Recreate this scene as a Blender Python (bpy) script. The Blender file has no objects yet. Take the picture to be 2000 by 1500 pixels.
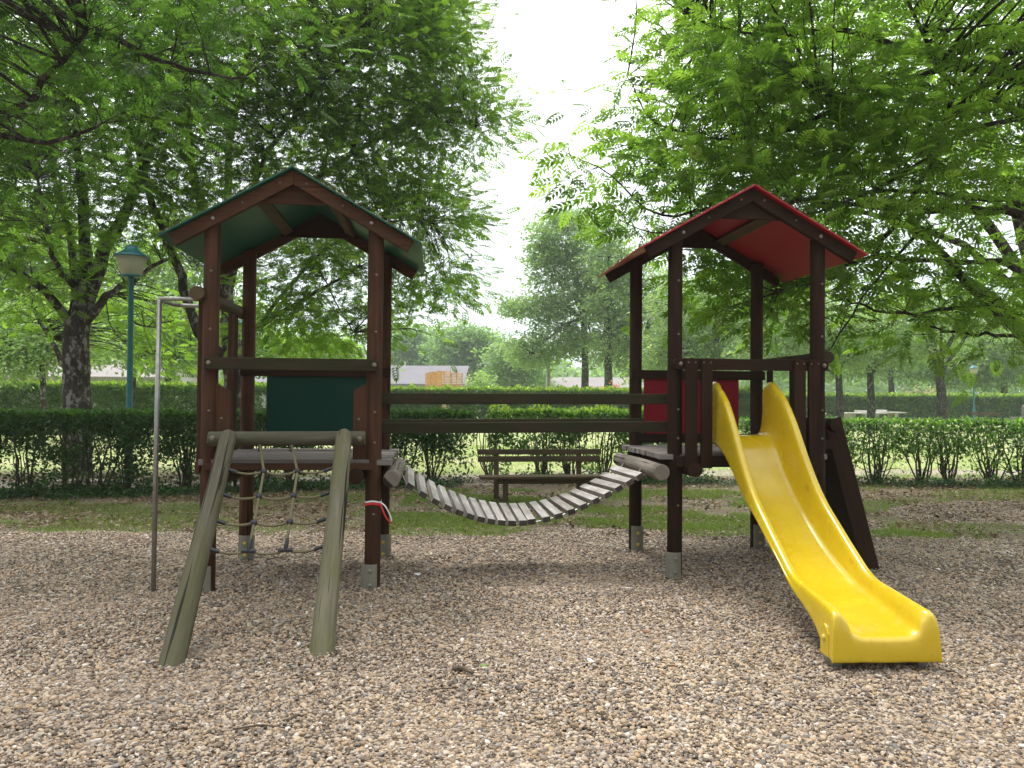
import bpy, bmesh, math, random
import numpy as np
from mathutils import Vector, Matrix, noise as mnoise
C = bpy.context.scene.collection
PI = math.pi
rnd = random.Random(7)
RS = np.random.RandomState(11)

# ------------------------------------------------------------------ camera
EYE = 1.507; PITCH = 0.0199; ROLL = 0.0042; FPX = 1548.24
cam_d = bpy.data.cameras.new('camera'); cam = bpy.data.objects.new('camera', cam_d); C.objects.link(cam)
cam_d.sensor_fit = 'HORIZONTAL'; cam_d.sensor_width = 36; cam_d.lens = 36*FPX/2000
cam_d.clip_start = 0.05; cam_d.clip_end = 3000
cam.matrix_world = Matrix.Translation((0, 0, EYE)) @ Matrix.Rotation(PI/2+PITCH, 4, 'X') @ Matrix.Rotation(ROLL, 4, 'Z')
sc = bpy.context.scene; sc.camera = cam
sc.render.resolution_x = 1024; sc.render.resolution_y = 768
# ------------------------------------------------------------------ sky, sun, exposure
SUN_EL, SUN_AZ = math.radians(66), math.radians(-35)      # azimuth from +Y, negative = left
w = bpy.data.worlds.new('World'); sc.world = w; w.use_nodes = True
nt = w.node_tree; nt.nodes.clear(); N = nt.nodes.new; L = nt.links.new
out = N('ShaderNodeOutputWorld'); bg = N('ShaderNodeBackground'); L(bg.outputs[0], out.inputs[0])
sky = N('ShaderNodeTexSky'); sky.sky_type = 'NISHITA'; sky.sun_disc = False
sky.sun_elevation = SUN_EL; sky.sun_rotation = SUN_AZ
tc = N('ShaderNodeTexCoord'); mp = N('ShaderNodeMapping'); mp.inputs['Scale'].default_value = (1.2, 1.2, 7)
L(tc.outputs['Generated'], mp.inputs[0])
nz = N('ShaderNodeTexNoise'); nz.inputs['Scale'].default_value = 1.6; nz.inputs['Detail'].default_value = 5
L(mp.outputs[0], nz.inputs['Vector'])
sep = N('ShaderNodeSeparateXYZ'); L(tc.outputs['Generated'], sep.inputs[0])
ad = N('ShaderNodeMath'); ad.operation = 'MULTIPLY_ADD'; L(nz.outputs[0], ad.inputs[0]); ad.inputs[1].default_value = .22; L(sep.outputs[2], ad.inputs[2])   # cloud: grey-blue low down, brightest overhead
cr = N('ShaderNodeValToRGB'); L(ad.outputs[0], cr.inputs[0]); ce = cr.color_ramp
ce.elements[0].position = 0.10; ce.elements[0].color = (2.9, 3.5, 3.8, 1)
ce.elements[1].position = 1.0; ce.elements[1].color = (15, 15, 15, 1)
for p_, c_ in ((.19, (3.9, 4.25, 4.4, 1)), (.30, (5.2, 5.4, 5.5, 1)), (.5, (7.6, 7.7, 7.8, 1))):
    e_ = ce.elements.new(p_); e_.color = c_
mx = N('ShaderNodeMix'); mx.data_type = 'RGBA'; mx.inputs[0].default_value = 0.9
sdr = N('ShaderNodeMapRange'); L(sep.outputs[1], sdr.inputs[0]); sdr.inputs[1].default_value = -.8; sdr.inputs[2].default_value = .8; sdr.inputs[3].default_value = .42; sdr.inputs[4].default_value = 1.12   # veiled sun side (+Y) is the brighter half
vm_ = N('ShaderNodeVectorMath'); vm_.operation = 'SCALE'; L(cr.outputs[0], vm_.inputs[0]); L(sdr.outputs[0], vm_.inputs['Scale'])
L(sky.outputs[0], mx.inputs[6]); L(vm_.outputs[0], mx.inputs[7]); L(mx.outputs[2], bg.inputs[0])
bg.inputs[1].default_value = 0.12
sl = bpy.data.lights.new('sun', 'SUN'); sl.energy = 1.7; sl.angle = math.radians(13); sl.color = (1, .97, .92)
so = bpy.data.objects.new('sun', sl); C.objects.link(so)
sd = Vector((math.sin(SUN_AZ)*math.cos(SUN_EL), math.cos(SUN_AZ)*math.cos(SUN_EL), math.sin(SUN_EL)))
so.rotation_euler = sd.to_track_quat('Z', 'Y').to_euler(); so.location = (0, 0, 40)
sc.view_settings.view_transform = 'Standard'; sc.view_settings.look = 'None'
sc.view_settings.exposure = 1.2; sc.view_settings.gamma = 1
sc.cycles.max_bounces = 8; sc.cycles.transmission_bounces = 6; sc.cycles.diffuse_bounces = 6; sc.cycles.transparent_max_bounces = 8

def at(x, y, Y):
    xr = (x-1000)/FPX; yr = (750-y)/FPX
    a = xr*math.cos(ROLL)-yr*math.sin(ROLL); b = xr*math.sin(ROLL)+yr*math.cos(ROLL)
    d = (a, math.cos(PITCH)-b*math.sin(PITCH), math.sin(PITCH)+b*math.cos(PITCH)); t = Y/d[1]
    return Vector((d[0]*t, Y, EYE+d[2]*t))
def onground(x, y, z=0.0):
    p = at(x, y, 1.0); k = (z-EYE)/(p.z-EYE); return Vector((p.x*k, k, z))

# ------------------------------------------------------------------ materials
def newmat(name):
    m = bpy.data.materials.new(name); m.use_nodes = True; t = m.node_tree
    b = t.nodes['Principled BSDF']; return m, t, b
def ramp(t, src, stops, interp='LINEAR'):
    r = t.nodes.new('ShaderNodeValToRGB'); t.links.new(src, r.inputs[0]); e = r.color_ramp; e.interpolation = interp
    while len(e.elements) < len(stops): e.elements.new(0.5)
    for el, (p, c) in zip(e.elements, stops): el.position = p; el.color = (*c, 1)
    return r.outputs[0]
def noise(t, vec, scale, detail=4, rough=.6, dist=0):
    n = t.nodes.new('ShaderNodeTexNoise'); n.inputs['Scale'].default_value = scale; n.inputs['Detail'].default_value = detail
    n.inputs['Roughness'].default_value = rough; n.inputs['Distortion'].default_value = dist
    if vec is not None: t.links.new(vec, n.inputs['Vector'])
    return n.outputs[0]
def mapping(t, vec, scale=(1, 1, 1), loc=(0, 0, 0)):
    m = t.nodes.new('ShaderNodeMapping'); m.inputs['Scale'].default_value = scale; m.inputs['Location'].default_value = loc
    t.links.new(vec, m.inputs[0]); return m.outputs[0]
def coord(t, which='Object'):
    return t.nodes.new('ShaderNodeTexCoord').outputs[which]
def mixc(t, f, a, b, mode='MIX'):
    m = t.nodes.new('ShaderNodeMix'); m.data_type = 'RGBA'; m.blend_type = mode
    for s, v in ((0, f), (6, a), (7, b)):
        if isinstance(v, (int, float)): m.inputs[s].default_value = v
        elif isinstance(v, tuple): m.inputs[s].default_value = (*v, 1)
        else: t.links.new(v, m.inputs[s])
    return m.outputs[2]
def bump(t, b, h, strength=.3, dist=.01):
    n = t.nodes.new('ShaderNodeBump'); n.inputs['Strength'].default_value = strength; n.inputs['Distance'].default_value = dist
    t.links.new(h, n.inputs['Height']); t.links.new(n.outputs[0], b.inputs['Normal'])

def wood(name, c1, c2, crack=(.01, .008, .006), rough=.75, patch=None, crackp=.36):
    m, t, b = newmat(name); uv = coord(t, 'UV')
    g = noise(t, mapping(t, uv, (42, 2.2, 1)), 1.0, 6, .65, .4)
    col = ramp(t, g, [(.3, c1), (.68, c2)])
    big = noise(t, mapping(t, uv, (3, .9, 1), (5, 3, 0)), 2.0, 3)
    col = mixc(t, ramp(t, big, [(.35, (0, 0, 0)), (.7, (.75, .75, .75))]), col, patch or tuple(v*.6 for v in c1))
    ob = t.nodes.new('ShaderNodeObjectInfo')
    hv = t.nodes.new('ShaderNodeHueSaturation'); mr = t.nodes.new('ShaderNodeMapRange')
    t.links.new(ob.outputs['Random'], mr.inputs[0]); mr.inputs[3].default_value = .8; mr.inputs[4].default_value = 1.2
    t.links.new(mr.outputs[0], hv.inputs['Value']); t.links.new(col, hv.inputs['Color'])
    ck = noise(t, mapping(t, uv, (26, .8, 1), (9, 1, 0)), 1.0, 2, .5, .2)
    ckf = ramp(t, ck, [(crackp-.035, (1, 1, 1)), (crackp, (0, 0, 0))])
    col = mixc(t, ckf, hv.outputs[0], crack)
    t.links.new(col, b.inputs['Base Color']); b.inputs['Roughness'].default_value = rough
    b.inputs['Specular IOR Level'].default_value = .14
    bump(t, b, g, .45, .004)
    return m
def plain(name, c, rough=.5, metal=0, var=.25, scale=8, spec=.5, bumps=0):
    m, t, b = newmat(name); o = coord(t)
    n = noise(t, o, scale, 6)
    col = ramp(t, n, [(.3, tuple(v*(1-var) for v in c)), (.7, tuple(min(1, v*(1+var)) for v in c))])
    t.links.new(col, b.inputs['Base Color']); b.inputs['Roughness'].default_value = rough; b.inputs['Metallic'].default_value = metal
    b.inputs['Specular IOR Level'].default_value = spec
    if bumps: bump(t, b, noise(t, o, scale*6, 4), bumps, .004)
    return m
def leafmat(name, dark, light, trans=.5, yellow=None, rough=.45):
    m, t, b = newmat(name)
    a = t.nodes.new('ShaderNodeAttribute'); a.attribute_name = 'tone'
    stops = [(0, dark), (.8, light)] + ([(1.0, yellow)] if yellow else [])
    col = ramp(t, a.outputs['Fac'], stops)
    t.links.new(col, b.inputs['Base Color']); b.inputs['Roughness'].default_value = rough
    b.inputs['Specular IOR Level'].default_value = .35
    tr = t.nodes.new('ShaderNodeBsdfTranslucent')
    tcol = mixc(t, 1.0, col, (2.0, 2.15, 1.0), 'MULTIPLY'); t.links.new(tcol, tr.inputs[0])
    ms = t.nodes.new('ShaderNodeMixShader'); ms.inputs[0].default_value = trans
    t.links.new(b.outputs[0], ms.inputs[1]); t.links.new(tr.outputs[0], ms.inputs[2])
    t.links.new(ms.outputs[0], t.nodes['Material Output'].inputs[0])
    return m
M = {}
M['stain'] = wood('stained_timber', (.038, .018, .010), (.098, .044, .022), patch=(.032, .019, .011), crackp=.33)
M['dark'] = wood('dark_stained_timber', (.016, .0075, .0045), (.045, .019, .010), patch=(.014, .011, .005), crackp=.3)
M['rail'] = wood('mossy_dark_rail', (.020, .015, .009), (.052, .037, .022), patch=(.022, .032, .010), crackp=.3)
M['log'] = wood('weathered_green_log', (.075, .069, .048), (.15, .137, .097), crack=(.016, .014, .01), patch=(.08, .082, .03), crackp=.40)
M['tlog'] = wood('grey_green_cross_log', (.06, .056, .04), (.13, .12, .09), crack=(.02, .018, .012), patch=(.065, .07, .03), crackp=.34)
M['beam'] = wood('weathered_grey_log', (.15, .13, .105), (.29, .255, .215), crack=(.02, .016, .012), patch=(.12, .1, .08), crackp=.42)
M['deck'] = wood('grey_deck_board', (.13, .11, .10), (.29, .265, .245), patch=(.15, .13, .12), crackp=.32)
M['plank'] = wood('pale_worn_plank', (.26, .24, .22), (.50, .48, .465), patch=(.17, .145, .12), crackp=.3)
M['endshade'] = wood('shaded_end_grain', (.05, .042, .035), (.10, .085, .07))  # end wood with the shade of the camera-facing ends put into its colour
M['bench'] = wood('brown_bench_wood', (.06, .037, .022), (.14, .092, .056), patch=(.055, .058, .027), crackp=.32)
M['shoe'] = plain('grey_green_post_shoe', (.2, .2, .155), .5, .2, .15)
M['bolt'] = plain('dull_bolt', (.22, .19, .14), .5, .7)
M['ybolt'] = plain('yellow_bolt_cap', (.6, .45, .05), .45)
M['steel'] = plain('grey_steel_tube', (.3, .3, .28), .38, .8, .2, 20)
M['black'] = plain('black_rubber', (.02, .02, .025), .4)
M['lampgreen'] = plain('teal_paint', (.015, .12, .135), .4, 0, .12)
M['lamplit'] = plain('sunlit_teal_paint', (.05, .38, .42), .4, 0, .1)  # same lamp paint with sunlight put into its colour
M['concrete'] = plain('concrete', (.42, .41, .38), .9, 0, .2, 5, .2, .3)
M['oldstone'] = plain('old_grey_stone', (.22, .21, .19), .9, 0, .3, 4, .2, .3)
M['wallpale'] = plain('pale_render', (.36, .35, .33), .9, 0, .08, .6, .2)
M['pallet'] = plain('raw_pallet_wood', (.62, .36, .13), .8, 0, .25, 3, .2)
M['darkopen'] = plain('dark_opening', (.05, .045, .04), .9)
M['whitet'] = plain('white_tape', (.7, .7, .7), .4)
M['redt'] = plain('red_tape', (.55, .02, .02), .4)

def rope_mat():
    m, t, b = newmat('braided_rope'); uv = coord(t, 'UV')
    wv = t.nodes.new('ShaderNodeTexWave'); wv.wave_type = 'BANDS'; wv.bands_direction = 'DIAGONAL'
    t.links.new(mapping(t, uv, (60, 60, 1)), wv.inputs[0]); wv.inputs['Scale'].default_value = 1
    t.links.new(ramp(t, wv.outputs[0], [(.2, (.07, .06, .03)), (.7, (.23, .20, .11))]), b.inputs['Base Color'])
    b.inputs['Roughness'].default_value = .8; bump(t, b, wv.outputs[0], .6, .004); return m
M['rope'] = rope_mat()

def panel_mat(name, c, sp=.4):
    m, t, b = newmat(name); o = coord(t)
    n1 = noise(t, o, 3, 5); n2 = noise(t, mapping(t, o, (1, 1, .4)), 60, 3)
    col = mixc(t, ramp(t, n1, [(.4, (0, 0, 0)), (.75, (.35, .35, .35))]), c, tuple(v*.72+.01 for v in c))
    col = mixc(t, ramp(t, n2, [(.66, (0, 0, 0)), (.75, (.4, .4, .4))]), col, tuple(v*.6+.03 for v in c))
    t.links.new(col, b.inputs['Base Color']); b.inputs['Roughness'].default_value = .42; b.inputs['Specular IOR Level'].default_value = sp
    return m
M['green'] = panel_mat('green_panel', (.008, .085, .05))
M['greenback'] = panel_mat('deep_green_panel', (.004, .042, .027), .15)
M['red'] = panel_mat('red_panel', (.34, .010, .022))
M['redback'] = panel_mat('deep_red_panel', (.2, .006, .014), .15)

def slide_mat():
    m, t, b = newmat('yellow_slide_plastic'); o = coord(t)
    n = noise(t, o, 2.5, 4); col = ramp(t, n, [(.3, (.50, .345, .006)), (.7, (.59, .425, .010))])
    sc_ = noise(t, mapping(t, o, (14, 1.6, 1.6)), 5, 8, .7, .6)
    col = mixc(t, ramp(t, sc_, [(.61, (0, 0, 0)), (.66, (.6, .6, .6))]), col, (.33, .2, .02))
    dirt = noise(t, mapping(t, o, (1, 1, 1), (3, 1, 0)), 26, 6, .75)
    spx = t.nodes.new('ShaderNodeSeparateXYZ'); t.links.new(o, spx.inputs[0])
    low = t.nodes.new('ShaderNodeMapRange'); t.links.new(spx.outputs[2], low.inputs[0])
    low.inputs[1].default_value = .5; low.inputs[2].default_value = .05
    mm = t.nodes.new('ShaderNodeMath'); mm.operation = 'MULTIPLY'
    t.links.new(ramp(t, dirt, [(.6, (0, 0, 0)), (.72, (.7, .7, .7))]), mm.inputs[0]); t.links.new(low.outputs[0], mm.inputs[1])
    col = mixc(t, mm.outputs[0], col, (.2, .13, .03))
    t.links.new(col, b.inputs['Base Color']); b.inputs['Roughness'].default_value = .2
    rr = ramp(t, noise(t, o, 9, 6), [(.3, (.16,)*3), (.7, (.34,)*3)]); t.links.new(rr, b.inputs['Roughness'])
    b.inputs['Specular IOR Level'].default_value = .55
    b.inputs['Coat Weight'].default_value = .25; b.inputs['Coat Roughness'].default_value = .12
    bump(t, b, noise(t, o, 7, 3), .06, .01)
    return m
M['slide'] = slide_mat()

def bark_mat(name, c1, c2, lichen, ivy=0):
    m, t, b = newmat(name); o = coord(t)
    g = noise(t, mapping(t, o, (1, 1, .35)), 14, 8, .7, .5)
    col = ramp(t, g, [(.35, c1), (.62, c2)])
    li = noise(t, mapping(t, o, (1, 1, .7), (4, 4, 4)), 7, 6, .7)
    col = mixc(t, ramp(t, li, [(.52, (0, 0, 0)), (.58, (.9, .9, .9))]), col, lichen)
    if ivy:
        iv = noise(t, mapping(t, o, (1, 1, .6), (7, 1, 4)), 5, 8, .8)
        col = mixc(t, ramp(t, iv, [(.5, (0, 0, 0)), (.56, (1, 1, 1))]), col, (.025, .06, .015))
    t.links.new(col, b.inputs['Base Color']); b.inputs['Roughness'].default_value = .95; b.inputs['Specular IOR Level'].default_value = .1
    bump(t, b, g, .8, .03); return m
M['bark'] = bark_mat('lichen_bark', (.028, .024, .02), (.075, .065, .055), (.26, .25, .23))
M['barkivy'] = bark_mat('ivy_bark', (.03, .025, .02), (.08, .07, .055), (.22, .22, .19), 1)
M['barkdark'] = bark_mat('dark_bark', (.02, .017, .014), (.06, .05, .04), (.11, .11, .09))
M['stem'] = plain('hedge_stem', (.11, .088, .066), .9, 0, .5, 20, .1)

M['leaf_l'] = leafmat('ash_leaf_deep', (.058, .11, .018), (.165, .265, .040), .66, (.26, .37, .06))
M['leaf_r'] = leafmat('ash_leaf_fresh', (.065, .125, .024), (.17, .27, .05), .66, (.25, .36, .07))
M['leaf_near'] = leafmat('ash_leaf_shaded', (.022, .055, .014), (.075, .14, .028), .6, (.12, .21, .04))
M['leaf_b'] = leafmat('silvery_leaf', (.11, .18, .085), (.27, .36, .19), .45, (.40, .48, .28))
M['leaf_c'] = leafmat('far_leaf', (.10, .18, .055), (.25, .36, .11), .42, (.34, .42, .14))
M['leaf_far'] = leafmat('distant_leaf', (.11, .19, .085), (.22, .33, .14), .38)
M['hedge'] = leafmat('hedge_leaf_dark', (.024, .05, .016), (.06, .13, .032), .4, (.08, .19, .03))
M['hedge_b'] = leafmat('hedge_leaf_bright', (.03, .07, .018), (.10, .19, .04), .5, (.22, .34, .08))
M['hedge_far'] = leafmat('far_hedge_leaf', (.045, .095, .028), (.15, .25, .06), .4, (.26, .34, .06))
M['hedge_mid'] = leafmat('far_hedge_fresh_leaf', (.06, .11, .02), (.2, .29, .05), .45, (.34, .40, .08))
M['ivy'] = leafmat('ivy_ground_leaf', (.01, .03, .01), (.03, .075, .015), .3, (.06, .13, .03))
M['pink'] = leafmat('pink_blossom', (.35, .2, .19), (.6, .42, .4), .3)
M['orange'] = leafmat('orange_blossom', (.4, .1, .03), (.6, .22, .1), .3)
M['grass'] = leafmat('grass_blade', (.075, .11, .03), (.17, .235, .065), .4, (.3, .3, .15))
M['grass_pale'] = leafmat('pale_lawn_blade', (.16, .22, .06), (.28, .34, .12), .4, (.4, .4, .22))
M['litter'] = leafmat('dry_litter', (.05, .03, .018), (.22, .15, .09), .15, (.3, .22, .14))

def ground_mat():
    m, t, b = newmat('lawn_ground'); o = coord(t)
    n1 = noise(t, o, .35, 5, .6); n2 = noise(t, o, 9, 6, .7)
    g = ramp(t, n2, [(.3, (.17, .22, .07)), (.7, (.30, .36, .14))])
    g2 = ramp(t, n2, [(.3, (.24, .25, .11)), (.7, (.40, .40, .22))])
    col = mixc(t, ramp(t, n1, [(.4, (0, 0, 0)), (.62, (1, 1, 1))]), g, g2)
    # bare earth with litter close to the play area
    e = ramp(t, noise(t, o, 30, 6, .75), [(.3, (.045, .035, .025)), (.5, (.13, .10, .07)), (.72, (.27, .21, .15))])
    gv = ramp(t, noise(t, o, 40, 5, .7), [(.35, (.08, .10, .035)), (.7, (.20, .24, .09))])
    pa = noise(t, mapping(t, o, (1, 2.2, 1)), .9, 5, .65, .3)
    near = mixc(t, ramp(t, pa, [(.46, (0, 0, 0)), (.62, (.8, .8, .8))]), e, gv)
    sp = t.nodes.new('ShaderNodeSeparateXYZ'); t.links.new(o, sp.inputs[0])
    mr = t.nodes.new('ShaderNodeMapRange'); t.links.new(sp.outputs[1], mr.inputs[0]); mr.inputs[1].default_value = 15.6; mr.inputs[2].default_value = 17
    col = mixc(t, mr.outputs[0], near, col)
    t.links.new(col, b.inputs['Base Color']); b.inputs['Roughness'].default_value = .95; b.inputs['Specular IOR Level'].default_value = .1
    bump(t, b, noise(t, o, 35, 5, .7), .6, .02); return m
def gravel_mat():
    m, t, b = newmat('gravel_bed'); o = coord(t)
    v = t.nodes.new('ShaderNodeTexVoronoi'); v.inputs['Scale'].default_value = 55; t.links.new(o, v.inputs[0])
    col = ramp(t, v.outputs['Color'], [(.1, (.10, .07, .05)), (.4, (.30, .22, .16)), (.7, (.42, .33, .25)), (.95, (.55, .48, .42))])
    d = noise(t, o, 1.3, 4); col = mixc(t, ramp(t, d, [(.4, (0, 0, 0)), (.7, (.4, .4, .4))]), col, (.09, .065, .045))
    t.links.new(col, b.inputs['Base Color']); b.inputs['Roughness'].default_value = .9; b.inputs['Specular IOR Level'].default_value = .15
    bump(t, b, v.outputs['Distance'], 1.0, -.02); return m
def pebble_mat():
    m, t, b = newmat('river_pebble')
    r = t.nodes.new('ShaderNodeObjectInfo').outputs['Random']
    col = ramp(t, r, [(0, (0.051, 0.038, 0.028)), (.10, (0.113, 0.081, 0.054)), (.22, (0.249, 0.167, 0.099)), (.32, (0.384, 0.282, 0.181)), (.44, (0.475, 0.373, 0.260)),
                      (.55, (0.316, 0.249, 0.186)), (.65, (0.429, 0.367, 0.299)), (.74, (0.203, 0.149, 0.104)), (.82, (0.226, 0.206, 0.186)), (.89, (0.373, 0.249, 0.136)),
                      (.95, (0.633, 0.576, 0.497)), (.975, (0.102, 0.099, 0.096))], 'CONSTANT')
    n = noise(t, coord(t), 90, 3); col = mixc(t, ramp(t, n, [(.4, (0, 0, 0)), (.7, (.35, .35, .35))]), col, (.25, .2, .15))
    # worn, dirtier drifts in the gravel
    g = t.nodes.new('ShaderNodeNewGeometry'); dn = noise(t, g.outputs['Position'], .85, 4, .6)
    col = mixc(t, ramp(t, dn, [(.38, (0, 0, 0)), (.66, (.5, .5, .5))]), col, mixc(t, .62, col, (.11, .085, .065)))
    t.links.new(col, b.inputs['Base Color']); b.inputs['Roughness'].default_value = .6; b.inputs['Specular IOR Level'].default_value = .35
    return m
def path_mat():
    m, t, b = newmat('sandy_path'); o = coord(t)
    col = ramp(t, noise(t, o, 14, 7, .75), [(.3, (.17, .14, .105)), (.7, (.33, .285, .22))])
    t.links.new(col, b.inputs['Base Color']); b.inputs['Roughness'].default_value = .95; bump(t, b, noise(t, o, 50, 4), .4, .01); return m

# ------------------------------------------------------------------ builders
def tag(o, label=None, cat=None, group=None, kind=None):
    if label: o['label'] = label
    if cat: o['category'] = cat
    if group: o['group'] = group
    if kind: o['kind'] = kind
    return o
def empty(name, mat=None):
    o = bpy.data.objects.new(name, None); C.objects.link(o); o.empty_display_size = .2
    if mat is not None: o.matrix_world = mat
    return o
class MB:
    """collects boxes, tubes and prisms with wood-grain UVs (x across, y along, in metres)"""
    def __init__(s): s.v = []; s.f = []; s.uv = []; s.smooth = []
    def face(s, idx, uvs, sm=False): s.f.append(idx); s.uv.append(uvs); s.smooth.append(sm)
    def box(s, c, size, M3=None):
        c = Vector(c); sx, sy, sz = [k/2 for k in size]; M3 = M3 or Matrix.Identity(3)
        la = max(range(3), key=lambda i: size[i]); o = len(s.v); off = rnd.random()*7, rnd.random()*7
        co = [Vector((a*sx, b*sy, d*sz)) for a in (-1, 1) for b in (-1, 1) for d in (-1, 1)]
        s.v += [c+M3@p for p in co]
        for idx, n in (((0, 1, 3, 2), 0), ((4, 6, 7, 5), 0), ((0, 4, 5, 1), 1), ((2, 3, 7, 6), 1), ((0, 2, 6, 4), 2), ((1, 5, 7, 3), 2)):
            ax = [i for i in range(3) if i != n]
            if la in ax: ax = [i for i in ax if i != la]+[la]
            s.face([o+i for i in idx], [(co[i][ax[0]]+off[0], co[i][ax[1]]+off[1]) for i in idx])
        return s
    def beam(s, a, b, w, h, side=(0, 1, 0)):
        """board from a to b, w across along the side vector, h the other way"""
        a = Vector(a); b = Vector(b); x = (b-a).normalized(); y = Vector(side); y = (y-x*y.dot(x)).normalized(); z = x.cross(y)
        return s.box((a+b)/2, ((b-a).length, w, h), Matrix((x, y, z)).transposed())
    def tube(s, pts, rad, n=10, cap=True):
        pts = [Vector(p) for p in pts]; k = len(pts)
        if not isinstance(rad, (list, tuple)): rad = [rad]*k
        o = len(s.v); ref = None; L_ = 0; off = rnd.random()*7
        ls = []
        for i, p in enumerate(pts):
            d = (pts[min(i+1, k-1)]-pts[max(i-1, 0)]).normalized()
            if ref is None: ref = d.orthogonal().normalized()
            ref = (ref-d*ref.dot(d)).normalized(); b2 = d.cross(ref)
            if i: L_ += (p-pts[i-1]).length
            ls.append(L_)
            for j in range(n):
                a = 2*PI*j/n; s.v.append(p+(ref*math.cos(a)+b2*math.sin(a))*rad[i])
        for i in range(k-1):
            for j in range(n):
                j2 = (j+1) % n; c = 2*PI*max(rad)/n
                s.face([o+i*n+j, o+i*n+j2, o+(i+1)*n+j2, o+(i+1)*n+j],
                       [(j*c+off, ls[i]), ((j+1)*c+off, ls[i]), ((j+1)*c+off, ls[i+1]), (j*c+off, ls[i+1])], True)
        if cap:
            for i, rev in ((0, True), (k-1, False)):
                idx = [o+i*n+j for j in range(n)]
                u = [(math.cos(2*PI*j/n)*rad[i]*.15+off, math.sin(2*PI*j/n)*rad[i]*.15) for j in range(n)]
                if rev: idx.reverse(); u.reverse()
                s.face(idx, u)
        return s
    def prism(s, poly, d0, d1, fr=lambda a, b, d: (a, d, b)):
        """2-D outline extruded between depths d0 and d1"""
        n = len(poly); o = len(s.v); off = rnd.random()*7
        for d in (d0, d1): s.v += [Vector(fr(a, b, d)) for a, b in poly]
        ar = sum(poly[i][0]*poly[(i+1) % n][1]-poly[(i+1) % n][0]*poly[i][1] for i in range(n))
        f0 = list(range(n)); f1 = [n+i for i in reversed(range(n))]
        uvf = lambda i: (poly[i % n][0]+off, poly[i % n][1])
        if max(p[0] for p in poly)-min(p[0] for p in poly) > max(p[1] for p in poly)-min(p[1] for p in poly):
            uvf = lambda i: (poly[i % n][1]+off, poly[i % n][0])
        s.face([o+i for i in f0], [uvf(i) for i in f0]); s.face([o+i for i in f1], [uvf(i) for i in f1])
        for i in range(n):
            j = (i+1) % n; s.face([o+j, o+i, o+n+i, o+n+j], [(0+off, uvf(j)[1]), (0+off, uvf(i)[1]), (d1-d0+off, uvf(i)[1]), (d1-d0+off, uvf(j)[1])])
        return s
    def lathe(s, prof, c=(0, 0, 0), n=16):
        c = Vector(c); o = len(s.v)
        for r, z in prof:
            for j in range(n): s.v.append(c+Vector((r*math.cos(2*PI*j/n), r*math.sin(2*PI*j/n), z)))
        for i in range(len(prof)-1):
            for j in range(n):
                j2 = (j+1) % n
                s.face([o+i*n+j, o+i*n+j2, o+(i+1)*n+j2, o+(i+1)*n+j], [(j/n, prof[i][1]), ((j+1)/n, prof[i][1]), ((j+1)/n, prof[i+1][1]), (j/n, prof[i+1][1])], True)
        for i, rev in ((0, True), (len(prof)-1, False)):
            if prof[i][0] < 1e-4: continue
            idx = [o+i*n+j for j in range(n)]
            if rev: idx.reverse()
            s.face(idx, [(0, 0)]*n)
        return s
    def build(s, name, mat, parent=None, bevel=0, segs=2):
        me = bpy.data.meshes.new(name); me.from_pydata([tuple(v) for v in s.v], [], s.f)
        uvl = me.uv_layers.new(name='UVMap'); flat = [c for f in s.uv for p in f for c in p]
        uvl.data.foreach_set('uv', flat); me.polygons.foreach_set('use_smooth', s.smooth)
        bm = bmesh.new(); bm.from_mesh(me); bmesh.ops.recalc_face_normals(bm, faces=bm.faces); bm.to_mesh(me); bm.free()
        me.materials.append(mat); o = bpy.data.objects.new(name, me); C.objects.link(o); o.parent = parent
        if bevel:
            b = o.modifiers.new('bevel', 'BEVEL'); b.width = bevel; b.segments = segs; b.limit_method = 'ANGLE'; b.angle_limit = .7
        return o
BOLT = {}
def bolt(p, d, parent, mat='bolt', r=.011):
    key = (mat, r)
    if key not in BOLT:
        m = MB().lathe([(r*1.15, -.004), (r*1.15, .002), (r, .004), (r*.9, .008), (r*.5, .0105), (0.0001, .011)], n=10)
        o = m.build('bolt', M[mat]); BOLT[key] = o.data; bpy.data.objects.remove(o)
    o = bpy.data.objects.new('bolt', BOLT[key]); C.objects.link(o); o.parent = parent
    o.matrix_local = Matrix.Translation(p) @ Vector(d).to_track_quat('Z', 'Y').to_matrix().to_4x4()
    return o
def copy_tree(o, parent=None):
    c = o.copy(); C.objects.link(c); c.parent = parent
    for ch in list(o.children): copy_tree(ch, c)
    return c

# leaves --------------------------------------------------------------
def leaflet(p0, p1, w, z=0.0):
    p0 = np.array(p0, float); p1 = np.array(p1, float); d = p1-p0; n = np.array([-d[1], d[0], 0]); n /= np.linalg.norm(n)
    m1 = p0+d*.38; up = np.array([0, 0, w*.35])
    return [p0, m1-n*w/2+up, m1, m1+n*w/2+up, p1+np.array([0, 0, -w*.2])], [(0, 1, 2), (0, 2, 3), (1, 4, 2), (2, 4, 3)]
def compound(pairs=5, length=1.0, ll=.30, lw=.115):
    V = []; F = []; 
    def add(p0, p1, w):
        v, f = leaflet(p0, p1, w); o = len(V); V.extend(v); F.extend([tuple(o+i for i in q) for q in f])
    for k in range(pairs):
        x = .22+.62*k/(pairs-1); sag = -.10*x*x; l = ll*(.8+.3*math.sin(PI*(k+.7)/pairs))
        for s in (-1, 1):
            a = math.radians(52-5*k); add((x, 0, sag), (x+l*math.cos(a), s*l*math.sin(a), sag-.035), lw)
    add((.86, 0, -.075), (1.2, 0, -.14), lw*1.1)
    o = len(V); V.extend([(0, -.006, 0), (0, .006, 0), (.9, .004, -.085), (.9, -.004, -.085)]); F.append((o, o+1, o+2)); F.append((o, o+2, o+3))
    return np.array(V, float), np.array(F)
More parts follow.
